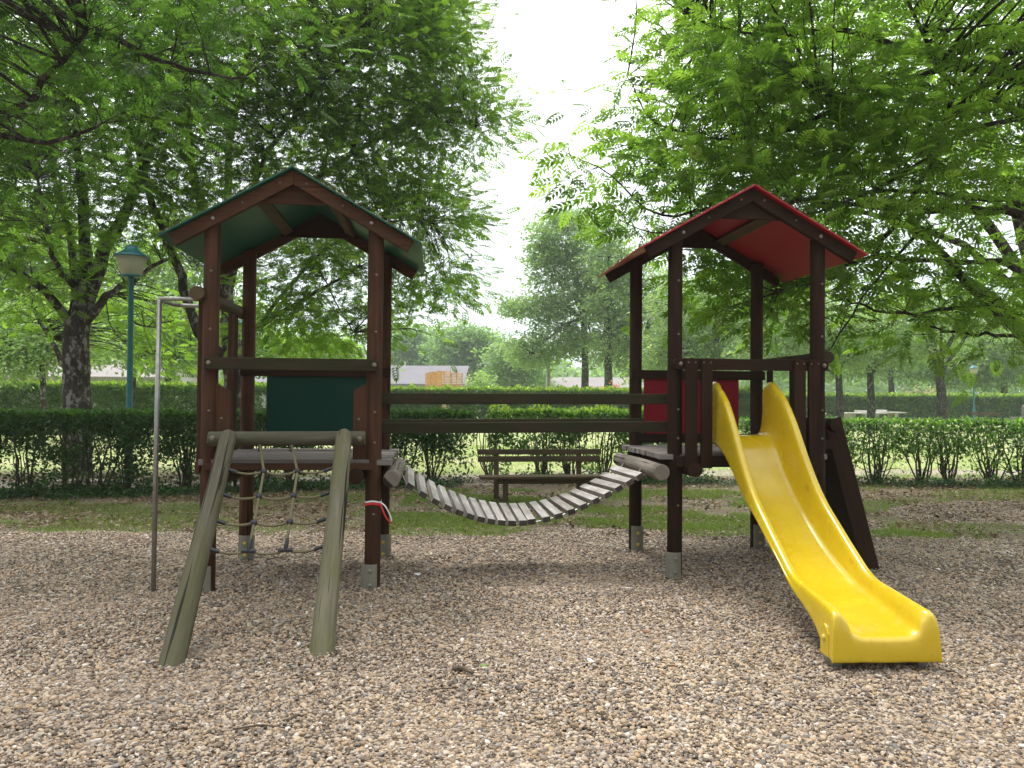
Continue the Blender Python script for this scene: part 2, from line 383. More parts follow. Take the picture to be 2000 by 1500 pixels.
COMP = compound(); COMPFAR = compound(4, 1, .36, .16)
def simple_leaf():
    return np.array([(0, 0, 0), (.42, -.30, .06), (.45, 0, 0), (.42, .30, .06), (1, 0, -.1)], float), np.array([(0, 1, 2), (0, 2, 3), (1, 4, 2), (2, 4, 3)])
SIMPLE = simple_leaf()
QUAD = (np.array([(0, -.32, 0), (.9, -.2, .1), (1, .3, -.05), (.05, .35, .05)], float), np.array([(0, 1, 2), (0, 2, 3)]))
TWO = (np.array([(0, 0, 0), (.5, -.25, .05), (1, 0, 0), (.5, .25, -.05), (0, .1, .2), (.3, .55, .3), (.0, .9, .1), (-.3, .5, .2)], float), np.array([(0, 1, 2), (0, 2, 3), (4, 5, 6), (4, 6, 7)]))
def leaf_mesh(name, P, D, size, tone, tmpl, mat, parent=None, up=None):
    """one mesh of leaves: P positions, D directions (n,3), size (n), tone (n)"""
    n = len(P); D = D/np.linalg.norm(D, axis=1, keepdims=True)
    U = np.tile(np.array([0, 0, 1.0]), (n, 1))+RS.normal(0, .45, (n, 3)) if up is None else up
    Y = np.cross(U, D); Y /= np.linalg.norm(Y, axis=1, keepdims=True)+1e-9; Z = np.cross(D, Y)
    tv, tf = tmpl; k = len(tv)
    V = P[:, None, :]+size[:, None, None]*(tv[None, :, 0:1]*D[:, None]+tv[None, :, 1:2]*Y[:, None]+tv[None, :, 2:3]*Z[:, None])
    V = V.reshape(-1, 3); F = (tf[None]+(np.arange(n)*k)[:, None, None]).reshape(-1)
    me = bpy.data.meshes.new(name); me.vertices.add(len(V)); me.vertices.foreach_set('co', V.ravel().astype(np.float32))
    nf = len(F)//3; me.loops.add(nf*3); me.loops.foreach_set('vertex_index', F.astype(np.int32))
    me.polygons.add(nf); me.polygons.foreach_set('loop_start', np.arange(0, nf*3, 3, dtype=np.int32))
    a = me.attributes.new('tone', 'FLOAT', 'POINT'); a.data.foreach_set('value', np.repeat(np.clip(tone, 0, 1), k).astype(np.float32))
    me.update(); me.materials.append(mat); o = bpy.data.objects.new(name, me); C.objects.link(o); o.parent = parent
    return o

def smooth_path(pts, sub=4, wob=0.0):
    pts = [Vector(p) for p in pts]; out_ = []
    for i in range(len(pts)-1):
        p0 = pts[max(i-1, 0)]; p1 = pts[i]; p2 = pts[i+1]; p3 = pts[min(i+2, len(pts)-1)]
        for k in range(sub):
            t = k/sub
            q = .5*((2*p1)+(p2-p0)*t+(2*p0-5*p1+4*p2-p3)*t*t+(3*p1-p0-3*p2+p3)*t**3)
            if wob and (i or k): q = q+Vector((rnd.gauss(0, wob), rnd.gauss(0, wob), rnd.gauss(0, wob)))
            out_.append(q)
    out_.append(pts[-1]); return out_
def limb(mb, pts, r0, r1, n=8, sub=4, wob=0.0):
    p = smooth_path(pts, sub, wob); k = len(p)
    mb.tube(p, [r0+(r1-r0)*(i/(k-1))**.8 for i in range(k)], n, False); return p

def tree(name, label, cat, base, limbs, blobs, leaf=('COMP', .28), mat='leaf_l', bark='bark', group=None, twig=.012, wob=.02, clump=.42, per=9, seed=1, parts=True, droop=.12, flat=.75, dens=1.0):
    """limbs: [(points, r0, r1)] ; blobs: [(centre, (rx,ry,rz), n_leaves)]"""
    rs = np.random.RandomState(seed); rnd.seed(seed)
    root = empty(name, Matrix.Translation(base)); tag(root, label, cat, group)
    inv = Vector(base)
    mb = MB(); pool = []
    for i, (pts, r0, r1) in enumerate(limbs):
        p = limb(mb, [q-inv for q in pts], r0, r1, 12 if i == 0 else 8, 4, wob if i else wob*.4)
        if i or len(limbs) == 1: pool += p[len(p)//3:]
    if len(limbs) == 0: pool = [Vector((0, 0, 1))]
    mb.build('trunk', M[bark], root)
    pool_np = np.array([tuple(p) for p in pool])
    tw = MB(); Ps = []; Ds = []; Ts = []; Ss = []
    for (c, r, nl) in blobs:
        c = np.array(c-inv); r = np.array(r, float); nc = max(3, int(nl*dens/per))
        g = rs.normal(0, 1, (nc, 3)); g /= np.linalg.norm(g, axis=1, keepdims=True)
        rad = rs.uniform(.25, 1, (nc, 1))**.45*(1+.18*np.sin(g[:, 0:1]*5+c[0])*np.cos(g[:, 2:3]*6+c[2]))
        cc = c+g*rad*r
        for q in cc:
            d = np.linalg.norm(pool_np-q, axis=1); j = np.argmin(d+rs.uniform(0, .3, len(d)))
            s0 = pool_np[j]
            if twig and d[j] > .25:
                mid = (s0+q)/2+rs.normal(0, .08*d[j], 3)+np.array([0, 0, .06*d[j]])
                rr = min(.035, twig*(.5+d[j]*.45))
                tw.tube(smooth_path([Vector(s0), Vector(mid), Vector(q)], 3), [rr*(1-.75*i/6) for i in range(7)], 5, False)
            out_d = q-s0; out_d = out_d/(np.linalg.norm(out_d)+1e-6)
            m = max(2, int(rs.poisson(per)))
            off = rs.normal(0, clump, (m, 3))*np.array([1, 1, .55])
            Ps.append(q+off); dd = off/(np.linalg.norm(off, axis=1, keepdims=True)+1e-6)*.9+out_d*.7+rs.normal(0, .45, (m, 3)); dd[:, 2] = dd[:, 2]*.5-droop
            Ds.append(dd); Ts.append(np.clip(rs.normal(.42, .13)+rs.normal(0, .17, m), 0, 1)); Ss.append(rs.uniform(.5, 1.28, m)*leaf[1])
    if tw.v: tw.build('twigs', M['barkdark'], root)
    if Ps:
        n = sum(map(len, Ps)); up = np.tile(np.array([0, 0, 1.0]), (n, 1))+rs.normal(0, flat, (n, 3))
        leaf_mesh('crown', np.concatenate(Ps), np.concatenate(Ds), np.concatenate(Ss), np.concatenate(Ts), {'COMP': COMP, 'FAR': COMPFAR, 'SIMPLE': SIMPLE, 'QUAD': QUAD, 'TWO': TWO}[leaf[0]], M[mat], root, up)
    return root

# ================================================================== the play structure
A = 1.26; B = 1.265; PR = .062
def tower_frame(o, th, le):
    u = Vector((math.cos(th), math.sin(th), -le)); v = Vector((-math.sin(th), math.cos(th), 0)); z = Vector((le*math.cos(th), le*math.sin(th), 1))
    m = Matrix((u, v, z)).transposed().to_4x4(); return Matrix.Translation(o) @ m
FL = tower_frame((-2.3512, 6.1505, -.007), .099, .0051)
FR = tower_frame((1.3679, 6.6784, .0124), .1067, .0035)
ZP = 3.308; ZE = 2.7436; HW = .9954; V0 = -.170; V1 = 1.403; MID = A/2
SL = (ZP-ZE)/HW; CA = 1/math.sqrt(1+SL*SL)
def roofz(u): return ZP-abs(u-MID)*SL
def tower(fr, name, label, col, red):
    T = empty(name, fr); tag(T, label, 'play tower')
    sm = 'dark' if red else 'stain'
    k = 0
    for (u, v) in ((0, 0), (A, 0), (0, B), (A, B)):
        ztop = roofz(u)-.035-.02
        mb = MB()
        n = 14; pts = [(u, v, -.25), (u+.002, v, .6), (u-.002, v+.002, 1.5), (u, v, ztop-.012), (u, v, ztop)]
        mb.tube(pts, [PR, PR*1.01, PR, PR*.985, PR*.88], 20)
        p = mb.build('post', M[sm], T)
        # metal shoe wrapped round the foot, flat-faced
        us = -.012 if v == 0 else .012
        sh = MB(); R_ = PR+.006; pr = []
        for a in range(0, 9):
            an = math.radians(-168+a*(156/8)) if v == 0 else math.radians(-150+a*(150/8))
            pr.append((u+us+R_*1.06*math.cos(an), v+R_*1.06*math.sin(an)))
        inner = [(u+(x-u)*.93, v+(y-v)*.93) for x, y in reversed(pr)]
        h = .23 if v == 0 else .25
        sh.prism(pr+inner, -.05, h, lambda a, b, d: (a, b, d))
        so_ = sh.build('metal_shoe', M['shoe'], p, .003)
        for z in (.07, .18):
            bolt((u+us, v-R_*1.07, z), (0, -1, 0), so_, 'ybolt' if v > 0 else 'shoe', .014)
        if v == 0:
            for z in (.62, 1.18, 1.42, 2.05, 2.5):
                bolt((u+.01, v-PR*.98, z), (0, -1, 0), p, 'bolt', .009)
    # roof panels, rafters, gable plates, purlins
    for s in (-1, 1):
        a = (MID, ZP); e = (MID+s*HW, ZE); nx, nz = s*SL*CA, CA; t = .014
        poly = [a, e, (e[0]-nx*t, e[1]-nz*t), (a[0], a[1]-t/CA)]
        if s > 0: poly = poly
        MB().prism(poly, V0, V1, lambda p, q, d: (p, d, q)).build('roof_panel', M['red' if red else 'green'], T, .003)
        for (va, vb) in ((-.118, -.064), (B+.064, B+.112)):
            u0, u1 = .0, .925*HW/.9954; dz = .016/CA; hh = .098
            pa = (MID, ZP-dz); pb = (MID+s*u1, ZP-dz-SL*u1); pc = (pb[0]-nx*hh, pb[1]-nz*hh); pd = (MID, ZP-dz-hh/CA)
            rf = MB().prism([pa, pb, pc, pd] if s > 0 else [pa, pb, pc, pd], va, vb, lambda p, q, d: (p, d, q))
            ro = rf.build('rafter', M[sm], T, .004)
            if va < 0:
                for d_ in ((.60, .05), (.1, .045)):
                    uu = MID+s*d_[0]; bolt((uu, va, roofz(uu)-.016-d_[1]/CA), (0, -1, 0), ro, 'bolt' if d_[0] < .5 else 'steel', .014 if d_[0] > .5 else .009)
                bolt((MID+s*.38, va, roofz(MID+.38)-.07), (0, -1, 0), ro, 'bolt', .008)
        if not (red and s < 0):
            um = MID+s*(.30 if not red else .27); d0 = .017/CA
            c = Vector((um, (V0+V1)/2, roofz(um)-d0)); x = Vector((s*CA, 0, -SL*CA)); n_ = Vector((nx, 0, nz))
            M3 = Matrix((x, (0, 1, 0), n_)).transposed()
            MB().box(c-n_*.022, (.095, B+.12, .042), M3).build('roof_batten', M['bench'], T, .003)
    for va, zb, wd in ((-.062, 3.035, .235), (B+.03, 3.05, .27)):
        hh = .04
        poly = [(MID-wd-.12, zb-.02), (MID-wd+.02, zb-.0), (MID+wd-.02, zb), (MID+wd+.12, zb-.02), (MID+.02, ZP-.06), (MID-.02, ZP-.06)]
        poly = [(MID-(ZP-.05-zb)/SL, zb), (MID+(ZP-.05-zb)/SL, zb), (MID, ZP-.05)]
        MB().prism(poly, va, va+.03, lambda p, q, d: (p, d, q)).build('gable_plate', M['dark' if (red or va > 0) else 'stain'], T, .003)
    # deck
    zd = 1.045
    u0, u1 = (-.135, A+.06) if red else (-.065, A+.135)
    nb = 12; pw = (B+.13)/nb
    dk = MB()
    for i in range(nb):
        vv = -.062+pw*(i+.5)
        a_ = u0+(rnd.uniform(-.014, .008) if red else 0); b_ = u1+(0 if red else rnd.uniform(-.008, .014))
        if abs(vv) < PR+.03 or abs(vv-B) < PR+.03: a_, b_ = (a_, b_)
        dk.box(((a_+b_)/2, vv, zd-.02+rnd.uniform(-.002, .002)), (b_-a_, pw-.017, .045))
    dk.build('deck', M['deck'], T, .004)
    for uu in (.125, A-.125):
        MB().tube([(uu, -.16, .925), (uu, B+.16, .92)], .062, 18).build('deck_bearer', M['dark'], T, .004)
    MB().box(((-.01+A)/2, -.094, .988 if red else .995), (A+.02, .04, .092 if red else .052)).build('deck_fascia', M[sm], T, .004)
    MB().box((A/2, B+.094, .985), (A+.1, .04, .09)).build('deck_fascia', M['dark'], T, .004)
    # front rail
    if red: poly = rounded(-.045, 1.306, 1.752, 1.846, .04)
    else: poly = [(-.022, 1.737), (1.285, 1.737), (1.303, 1.757), (1.303, 1.80), (1.27, 1.832), (-.022, 1.832)]
    fr_ = MB().prism(poly, -.112, -.066, lambda p, q, d: (p, d, q)).build('front_rail', M['rail' if not red else 'dark'], T, .006)
    for uu in (.015, 1.265): bolt((uu, -.112, 1.787 if not red else 1.8), (0, -1, 0), fr_, 'bolt', .016)
    # back panel with its rails
    pu0, pu1 = (.075, 1.055) if red else (.178, 1.155)
    bp = MB().box(((pu0+pu1)/2, B-.03, 1.44 if red else 1.47), (pu1-pu0, .016, .56 if red else .53)).build('back_panel', M['redback' if red else 'greenback'], T, .003)
    zt = 1.752 if red else 1.77
    MB().box((A/2, B-.055, zt), (A+.12, .03, .09)).build('back_rail', M['dark'], T, .005)
    MB().box((A/2, B-.055, 1.12 if red else 1.15), (A+.02, .03, .09)).build('back_rail', M['dark'], T, .005)
    return T
def rounded(a, b, z0, z1, r, n=5):
    P = []
    for cx, cz, s in ((b-r, z0+r, -90), (b-r, z1-r, 0), (a+r, z1-r, 90), (a+r, z0+r, 180)):
        for k in range(n+1):
            an = math.radians(s+90*k/n); P.append((cx+r*math.cos(an), cz+r*math.sin(an)))
    return P
TL = tower(FL, 'play_tower', 'brown timber play tower with green pitched roof and green back panel', 'green', False)
TR = tower(FR, 'play_tower', 'brown timber play tower with red pitched roof above the yellow slide', 'red', True)

for T_ in (TL, TR):
    for rp in [c for c in T_.children if c.name.startswith('roof_panel')]:
        sg = 1 if sum(v.co.x for v in rp.data.vertices)/len(rp.data.vertices) > MID else -1
        m_ = 420; dx = RS.uniform(0, HW, m_); vv = np.where(RS.uniform(0, 1, m_) < .45, V0+RS.exponential(.05, m_), RS.uniform(V0, V1, m_))
        D_ = RS.normal(0, 1, (m_, 3)); D_[:, 2] = D_[:, 2]*.2-sg*D_[:, 0]*SL*.7
        lf = leaf_mesh('roof_debris', np.stack([MID+sg*dx, vv, ZP-dx*SL+.004+RS.uniform(0, .006, m_)], 1), D_, RS.uniform(.008, .028, m_), RS.uniform(0, .7, m_), QUAD, M['litter'], rp); lf['kind'] = 'stuff'
# --- extra boards and logs on the green tower
for poly in ([(.052, 1.03), (.163, 1.03), (.163, 1.565), (.052, 1.635)], [(1.1, 1.03), (1.208, 1.03), (1.208, 1.645), (1.1, 1.59)]):
    o = MB().prism(poly, -.03, .012, lambda p, q, d: (p, d, q)).build('side_board', M['stain'], TL, .004)
    bolt(((poly[0][0]+poly[1][0])/2-.01, -.03, 1.36), (0, -1, 0), o, 'bolt', .010)
MB().tube([(-.085, -.10, 2.32), (-.088, .55, 2.325), (-.085, B+.09, 2.32)], [.055, .052, .055], 18).build('side_log', M['bench'], TL, .004)
for vv in (.075, .175, .98, 1.10):
    MB().box((-.088, vv, 1.63), (.04, .085, 1.33)).build('opening_board', M['stain'], TL, .005)
MB().box((-.075, B/2, .985), (.035, B+.1, .09)).build('deck_fascia', M['stain'], TL, .004)
# --- slide opening boards on the red tower
for (a, b) in ((.047, .146), (.178, .273), (.985, 1.082), (1.109, 1.209)):
    P = [(a, .937), (b, .937)]+[( (a+b)/2+(b-a)/2*math.cos(math.radians(t)), 1.80+(b-a)/2*math.sin(math.radians(t))) for t in range(0, 181, 22)]
    o = MB().prism(P, -.152, -.115, lambda p, q, d: (p, d, q)).build('opening_board', M['dark'], TR, .005)
    for s in (-.03, .03): bolt(((a+b)/2+s, -.152, 1.81), (0, -1, 0), o, 'bolt', .006)
MB().tube([(A+.09, -.02, 1.875), (A+.09, B+.09, 1.875)], .052, 18).build('side_log', M['rail'], TR, .004)
for vv in (.12, .62, 1.12):
    MB().box((A+.075, vv, 1.4), (.03, .09, .8)).build('side_board', M['dark'], TR, .004)

# --- log ladder with rope net
LD = empty('rope_net_ladder', FL.copy()); tag(LD, 'sloping rope net between two mossy logs leaning on the green-roofed tower', 'climbing net')
MB().tube([(.035, -.135, 1.208), (.6, -.138, 1.212), (1.205, -.135, 1.22)], [.056, .057, .055], 20)  .build('top_log', M['tlog'], LD, .005)
for uu in (.075, 1.165): bolt((uu, -.19, 1.215), (0, -1, 0), LD.children[0], 'bolt', .018)
LG = [[(.205, -.245, 1.235), (.272, -1.70, 0)], [(1.055, -.245, 1.245), (1.093, -1.63, 0)]]
for (t, b) in LG:
    t = Vector(t); b = Vector(b); d = (b-t).normalized(); P = [t-d*.03, t, t.lerp(b, .3)+Vector((.004, 0, .004)), t.lerp(b, .7), b, b+d*.12]
    MB().tube(P, [.042, .060, .063, .068, .073, .073], 22).build('leaning_log', M['log'], LD, .004)
def lgp(i, t, off=0): a, b = Vector(LG[i][0]), Vector(LG[i][1]); p = a.lerp(b, t); p.x += off; return p
NET = [.185, .31, .435, .56]
cross = []
for k, t in enumerate(NET):
    a = lgp(0, t, .07); b = lgp(1, t, -.07); pts = []
    for j in range(13):
        f = j/12; p = a.lerp(b, f); sag = .022*(1-abs(((f*3) % 1)*2-1)**2)+.018*math.sin(PI*f); p.z -= sag; pts.append(p)
    MB().tube(pts, .0085, 8).build('rope', M['rope'], LD)
    cross.append((pts[4], pts[8]))
    for e, q in ((pts[0], pts[1]), (pts[-1], pts[-2])):
        MB().tube([e-(q-e)*.3, e+(q-e)*.85], .0135, 10).build('rope_sleeve', M['black'], LD, .002)
for c in (0, 1):
    top = Vector((.42+.235*c, -.17, 1.165)); pts = [top]+[x[c] for x in cross]
    MB().tube(pts, .0095, 8).build('rope', M['rope'], LD)
    MB().tube([top+Vector((0, .005, .02)), top-Vector((0, .01, .05))], .014, 10).build('rope_sleeve', M['black'], LD, .002)
    for k, x in enumerate(cross):
        p = x[c]
        if k < 3: MB().lathe([(0.0001, -.024), (.014, -.02), (.023, -.008), (.023, .008), (.014, .02), (.0001, .024)], p, 12).build('rope_joint', M['black'], LD)
        else:
            MB().tube([p-Vector((.045, 0, 0)), p+Vector((.045, 0, 0))], .014, 10).tube([p, p+Vector((.008, .02, .075))], [.015, .011], 10).build('rope_joint', M['black'], LD, .002)

# --- steel pole with hoop
FPm = empty('climbing_pole', FL.copy()); tag(FPm, 'thin grey steel climbing pole with a hoop left of the green-roofed tower', 'pole')
MB().tube([(-.425, .09, -.1), (-.424, .09, 1.2), (-.422, .10, 2.285)], .0185, 12).build('pole', M['steel'], FPm)
hp = smooth_path([(-.10, .10, 2.295), (-.38, .10, 2.295), (-.43, .14, 2.295), (-.45, .32, 2.295), (-.43, .52, 2.295), (-.36, .57, 2.295), (-.10, .57, 2.295)], 4)
MB().tube(hp, .017, 10).build('hoop', M['steel'], FPm)

# --- plank bridge between the towers
def W(fr, u, v, z): return fr @ Vector((u, v, z))
BR = empty('plank_bridge', Matrix.Identity(4)); tag(BR, 'sagging hanging bridge of pale planks between the two play towers', 'bridge')
for fr, uu in ((FL, A+.15), (FR, -.145)):
    o = MB().tube([W(fr, uu, -.12, .90), W(fr, uu, .6, .905), W(fr, uu, B+.09, .90)], [.066, .068, .064], 22).build('end_log', M['beam'], BR, .005)
NPL = 21
fl = [(1.54, .818), (1.729, .705), (1.961, .587), (2.193, .531), (2.479, .522), (2.577, .525), (2.792, .561), (3.029, .658), (3.246, .786), (3.456, .886)]
bl = [(1.514, .878), (1.68, .765), (1.894, .669), (2.157, .574), (2.474, .544), (2.662, .553), (2.904, .61), (3.148, .715), (3.432, .884)]
fx = np.array([p[0] for p in fl]); fz = np.array([p[1] for p in fl]); bx_ = np.array([p[0] for p in bl]); bz = np.array([p[1] for p in bl])
def fit(xs, zs, deg=4):
    c = np.polyfit(xs-2.5, zs, deg); return lambda x: float(np.polyval(c, x-2.5)), lambda x: float(np.polyval(np.polyder(c), x-2.5))
ff, fd = fit(fx, fz); bf, bd = fit(bx_, bz)
for i in range(NPL):
    t = i/(NPL-1); uf = 1.545+(3.455-1.545)*(t+ .012*math.sin(t*9)); ub = 1.515+(3.435-1.515)*t
    jit = (-.012 if i == 11 else 0)
    pf = Vector((uf+jit*2.0, .19, ff(uf)-.006)); pb = Vector((ub+jit, 1.06, bf(ub)-.006))
    slope = (fd(uf)+bd(ub))/2; axx = (pb-pf).normalized(); side = Vector((1, 0, slope+rnd.uniform(-.03, .03))).normalized()
    m = MB().beam(FL @ pf, FL @ pb, .066, .046, FL.to_3x3() @ side)
    o = m.build('plank', M['plank'], BR, .004); o.data.materials.append(M['endshade'])
    for pi in (0, 1): o.data.polygons[pi].material_index = 1  # end faces get the colour with painted shade
for vv, f_, off in ((.32, ff, 0), (.93, bf, 0)):
    pts = [W(FL, A+.21, vv, .90)]+[W(FL, 1.52+(3.46-1.52)*k/24, vv, f_(1.52+(3.46-1.52)*k/24)-.032) for k in range(25)]+[W(FR, -.20, vv, .90)]
    MB().tube(pts, .007, 6).build('chain', M['steel'], BR)
for vv in (.088, B-.085):
    for zc0, zc1 in ((1.523, 1.507), (1.287, 1.272)):
        a = W(FL, A-.06, vv, zc0); b = W(FR, .06, vv, zc1)
        MB().beam(a, b, .036, .088, FL.to_3x3() @ Vector((0, 1, 0))).build('handrail', M['rail'], BR, .005)

# --- slide
SX = [  # s, rim z, bed z, flange bottom z, half width of rim
 (-.13, 1.60, 1.195, 1.12, .225), (-.11, 1.635, 1.20, 1.12, .23), (-.06, 1.662, 1.205, 1.12, .235), (.02, 1.655, 1.208, 1.12, .238), (.10, 1.605, 1.203, 1.12, .24), (.18, 1.57, 1.17, 1.11, .24), (.28, 1.51, 1.09, 1.075, .24),
 (.40, 1.40, .96, 1.02, .24), (.52, 1.27, .86, .955, .24), (.64, 1.125, .765, .88, .24), (.76, .995, .685, .80, .24), (.90, .86, .60, .73, .24), (1.04, .755, .52, .665, .24),
 (1.20, .66, .44, .585, .24), (1.36, .565, .375, .50, .24), (1.50, .485, .325, .43, .24), (1.62, .418, .29, .36, .24), (1.74, .378, .268, .30, .24), (1.90, .366, .248, .255, .242),
 (2.06, .352, .222, .19, .245), (2.16, .342, .207, .11, .248), (2.23, .335, .200, .062, .252), (2.285, .328, .194, .054, .257), (2.318, .31, .186, .052, .262), (2.338, .25, .166, .052, .266), (2.346, .15, .125, .052, .268), (2.347, .052, .052, .052, .268)]
def slide_mesh():
    m = MB(); secs = []
    xs = [p[0] for p in SX]; fine = []
    for i in range(len(SX)-1):
        for k in range(2):
            t = k/2; fine.append(tuple(SX[i][j]*(1-t)+SX[i+1][j]*t for j in range(5)))
    fine.append(SX[-1])
    for (s, rz_, bz_, lz, hw) in fine:
        d = rz_-bz_
        half = [(0, bz_), (.09, bz_+.001), (.145, bz_+.004), (.178, bz_+min(.02, d*.2)), (.198, bz_+d*.3), (.205, bz_+d*.62), (hw-.026, rz_-min(.026, d*.2)), (hw-.014, rz_-min(.007, d*.06)), (hw+.004, rz_),
                (hw+.020, rz_-min(.004, d*.05)), (hw+.032, rz_-min(.016, d*.12)), (hw+.037, max(lz, rz_-min(.05, d*.4))), (hw+.040, lz+(rz_-lz)*.35), (hw+.046, lz)]
        half = [(a, max(b, lz) if j > 9 else b) for j, (a, b) in enumerate(half)]
        prof = [(-a, b) for a, b in reversed(half[1:])]+half
        secs.append([(a, -s, b) for a, b in prof])
    n = len(secs[0]); o = 0
    for sct in secs: m.v += [Vector(p) for p in sct]
    for i in range(len(secs)-1):
        for j in range(n-1):
            a = i*n+j; m.face([a, a+1, a+n+1, a+n], [(secs[i][j][0], i*.05)]*4, True)
    return m
SLM = FR @ Matrix.Translation((.607, 0, 0)) @ Matrix.Rotation(-.062, 4, 'Z')
SLD = empty('slide', SLM); tag(SLD, 'glossy yellow plastic slide descending from the red-roofed tower', 'slide')
o = slide_mesh().build('chute', M['slide'], SLD)
sd_ = o.modifiers.new('thickness', 'SOLIDIFY'); sd_.thickness = .009; sd_.offset = -1
ss = o.modifiers.new('smooth', 'SUBSURF'); ss.levels = 1; ss.render_levels = 1
for s in (-1, 1):
    f = MB().box((s*.262, -2.20, .0), (.012, .12, .18)).box((s*.242, -2.265, .0), (.05, .010, .18)); f.build('foot_bracket', M['concrete' if 0 else 'steel'], SLD, .002)
    e = MB().prism([(-2.28, .06), (-2.17, .06), (-2.17, .19), (-2.19, .225), (-2.22, .24), (-2.25, .225), (-2.275, .19)], s*.288, s*.302, lambda p, q, d: (d, p, q)).build('boss', M['slide'], SLD, .006, 3)
    bolt((s*.303, -2.222, .16), (s, 0, 0), e, 'ybolt', .017)

# --- climbing ramp on the right
RP = empty('climbing_ramp', FR.copy()); tag(RP, 'dark steep plank climbing ramp on the right side of the red-roofed tower', 'climbing ramp')
MB().tube([(1.50, .13, 1.29), (1.50, 1.18, 1.29)], .058, 20).build('top_log', M['dark'], RP, .004)
for vv in (.22, 1.10):
    MB().beam((1.505, vv, 1.34), (1.885, vv, -.08), .04, .16, (0, 1, 0)).build('side_rail', M['dark'], RP, .005)
for i in range(9):
    t = .07+i*.104; c = Vector((1.49, .66, 1.34)).lerp(Vector((1.87, .66, -.08)), t); d = Vector((.38, 0, -1.42)).normalized()
    MB().beam(c-Vector((0, .42, 0)), c+Vector((0, .42, 0)), .149, .028, d).build('ramp_board', M['dark'], RP, .003)
MB().beam((A+.03, .22, 1.12), (1.52, .22, 1.12), .06, .08, (0, 1, 0)).beam((A+.03, 1.1, 1.12), (1.52, 1.1, 1.12), .06, .08, (0, 1, 0)).build('tie_bar', M['dark'], RP, .004)
for t in (.35, .6, .78):
    c = Vector((1.60, .30, 1.30)).lerp(Vector((1.97, .30, -.08)), t); MB().lathe([(.03, 0), (.034, .012), (.02, .03), (.0001, .034)], (0, 0, 0), 10)
    g = MB().tube([c, c+Vector((.035, 0, .01))], [.032, .02], 8).build('hand_hold', M['black'], RP, .004)

# --- barrier tape on the post
TP = MB()
def ribbon(mb, pts, wv, th=.0015):
    for i in range(len(pts)-1): mb.beam(pts[i], pts[i+1], (Vector(wv)).length, th, wv)
cpt = [(A+(PR+.006)*math.cos(a), (PR+.006)*math.sin(a), .70+.006*math.sin(a*3)) for a in [math.radians(-200+k*24) for k in range(16)]]
tape = empty('barrier_tape', FL.copy()); tag(tape, 'red and white barrier tape tied round the right front post of the green tower', 'tape')
ribbon(TP, cpt, (0, 0, .018)); TP.build('tape_band', M['redt'], tape)
t2 = MB(); ribbon(t2, [(x+.002*(x-A), y*1.04, z+.018) for x, y, z in cpt], (0, 0, .012)); t2.build('tape_edge', M['whitet'], tape)
t3 = MB(); ribbon(t3, smooth_path([(A+.06, -.045, .715), (A+.105, -.07, .68), (A+.145, -.07, .60), (A+.15, -.07, .565)], 4), (.010, 0, .004)); t3.build('tape_tail', M['whitet'], tape)
t4 = MB(); ribbon(t4, smooth_path([(A+.06, -.05, .705), (A+.085, -.08, .65), (A+.115, -.085, .59), (A+.155, -.075, .55)], 4), (.011, 0, .005)); t4.build('tape_tail', M['redt'], tape)

# --- bench
BF = Matrix.Translation((.42, 11.95, 0)) @ Matrix.Rotation(.11, 4, 'Z')
BN = empty('park_bench', BF); tag(BN, 'weathered brown wooden park bench behind the plank bridge', 'bench')
for z0, z1 in ((.575, .66), (.685, .765)): MB().box((0, .03, (z0+z1)/2), (1.86, .035, z1-z0)).build('backrest_board', M['bench'], BN, .006)
for k, vv in enumerate((-.37, -.20)): MB().box((.05, vv, .378), (1.95, .155, .04)).build('seat_board', M['bench'], BN, .006)
for uu in (-.62, .64):
    MB().beam((uu-.03, .075, .76), (uu-.03, .02, -.05), .075, .05, (1, 0, 0)).build('leg', M['bench'], BN, .004)
    MB().beam((uu+.07, -.36, .36), (uu+.07, -.36, -.05), .075, .06, (1, 0, 0)).build('leg', M['bench'], BN, .004)
    MB().box((uu, -.16, .33), (.05, .48, .06)).build('seat_support', M['bench'], BN, .004)
    MB().box((uu+.02, -.18, .05), (.05, .42, .06)).build('foot_bar', M['bench'], BN, .004)
MB().box((0, -.3, .315), (1.3, .035, .075)).build('stretcher', M['bench'], BN, .004)

# ================================================================== ground
def sheet(name, pts, z, mat, kind='structure', sub=0):
    me = bpy.data.meshes.new(name); me.from_pydata([(x, y, z) for x, y in pts], [], [list(range(len(pts)))]); me.materials.append(mat)
    o = bpy.data.objects.new(name, me); C.objects.link(o); o['kind'] = kind; return o
sheet('ground', [(-420, -60), (420, -60), (420, 640), (-420, 640)], 0.0, ground_mat())
def wobble(pts, amp=.12, sub=6):
    o = []
    for i in range(len(pts)):
        a = Vector(pts[i]); b = Vector(pts[(i+1) % len(pts)]); n = max(2, int((b-a).length*sub/2))
        for k in range(n):
            p = a.lerp(b, k/n); o.append((p.x+amp*(mnoise.noise((p.x*.9, p.y*.9, 1))+.5*mnoise.noise((p.x*3, p.y*3, 4))), p.y+amp*(mnoise.noise((p.x*.9, p.y*.9, 8))+.6*mnoise.noise((p.x*3.3, p.y*3, 9)))))
    return o
gm = gravel_mat()
G1 = wobble([(-9, 8.6), (-4.5, 8.9), (-2.2, 9.0), (-.4, 9.3), (2.6, 9.1), (4.2, 9.0), (5.2, 8.7), (9, 8.0), (14, 6.5), (14, -4), (-14, -4), (-14, 8.4)], .22)
G2 = wobble([(4.9, 9.9), (7.2, 9.3), (11, 8.9), (14, 9.2), (14, 11.6), (9, 11.9), (6, 11.7), (5.1, 11)], .2)
sheet('gravel_bed', G1, .004, gm); sheet('gravel_bed', G2, .004, gm)
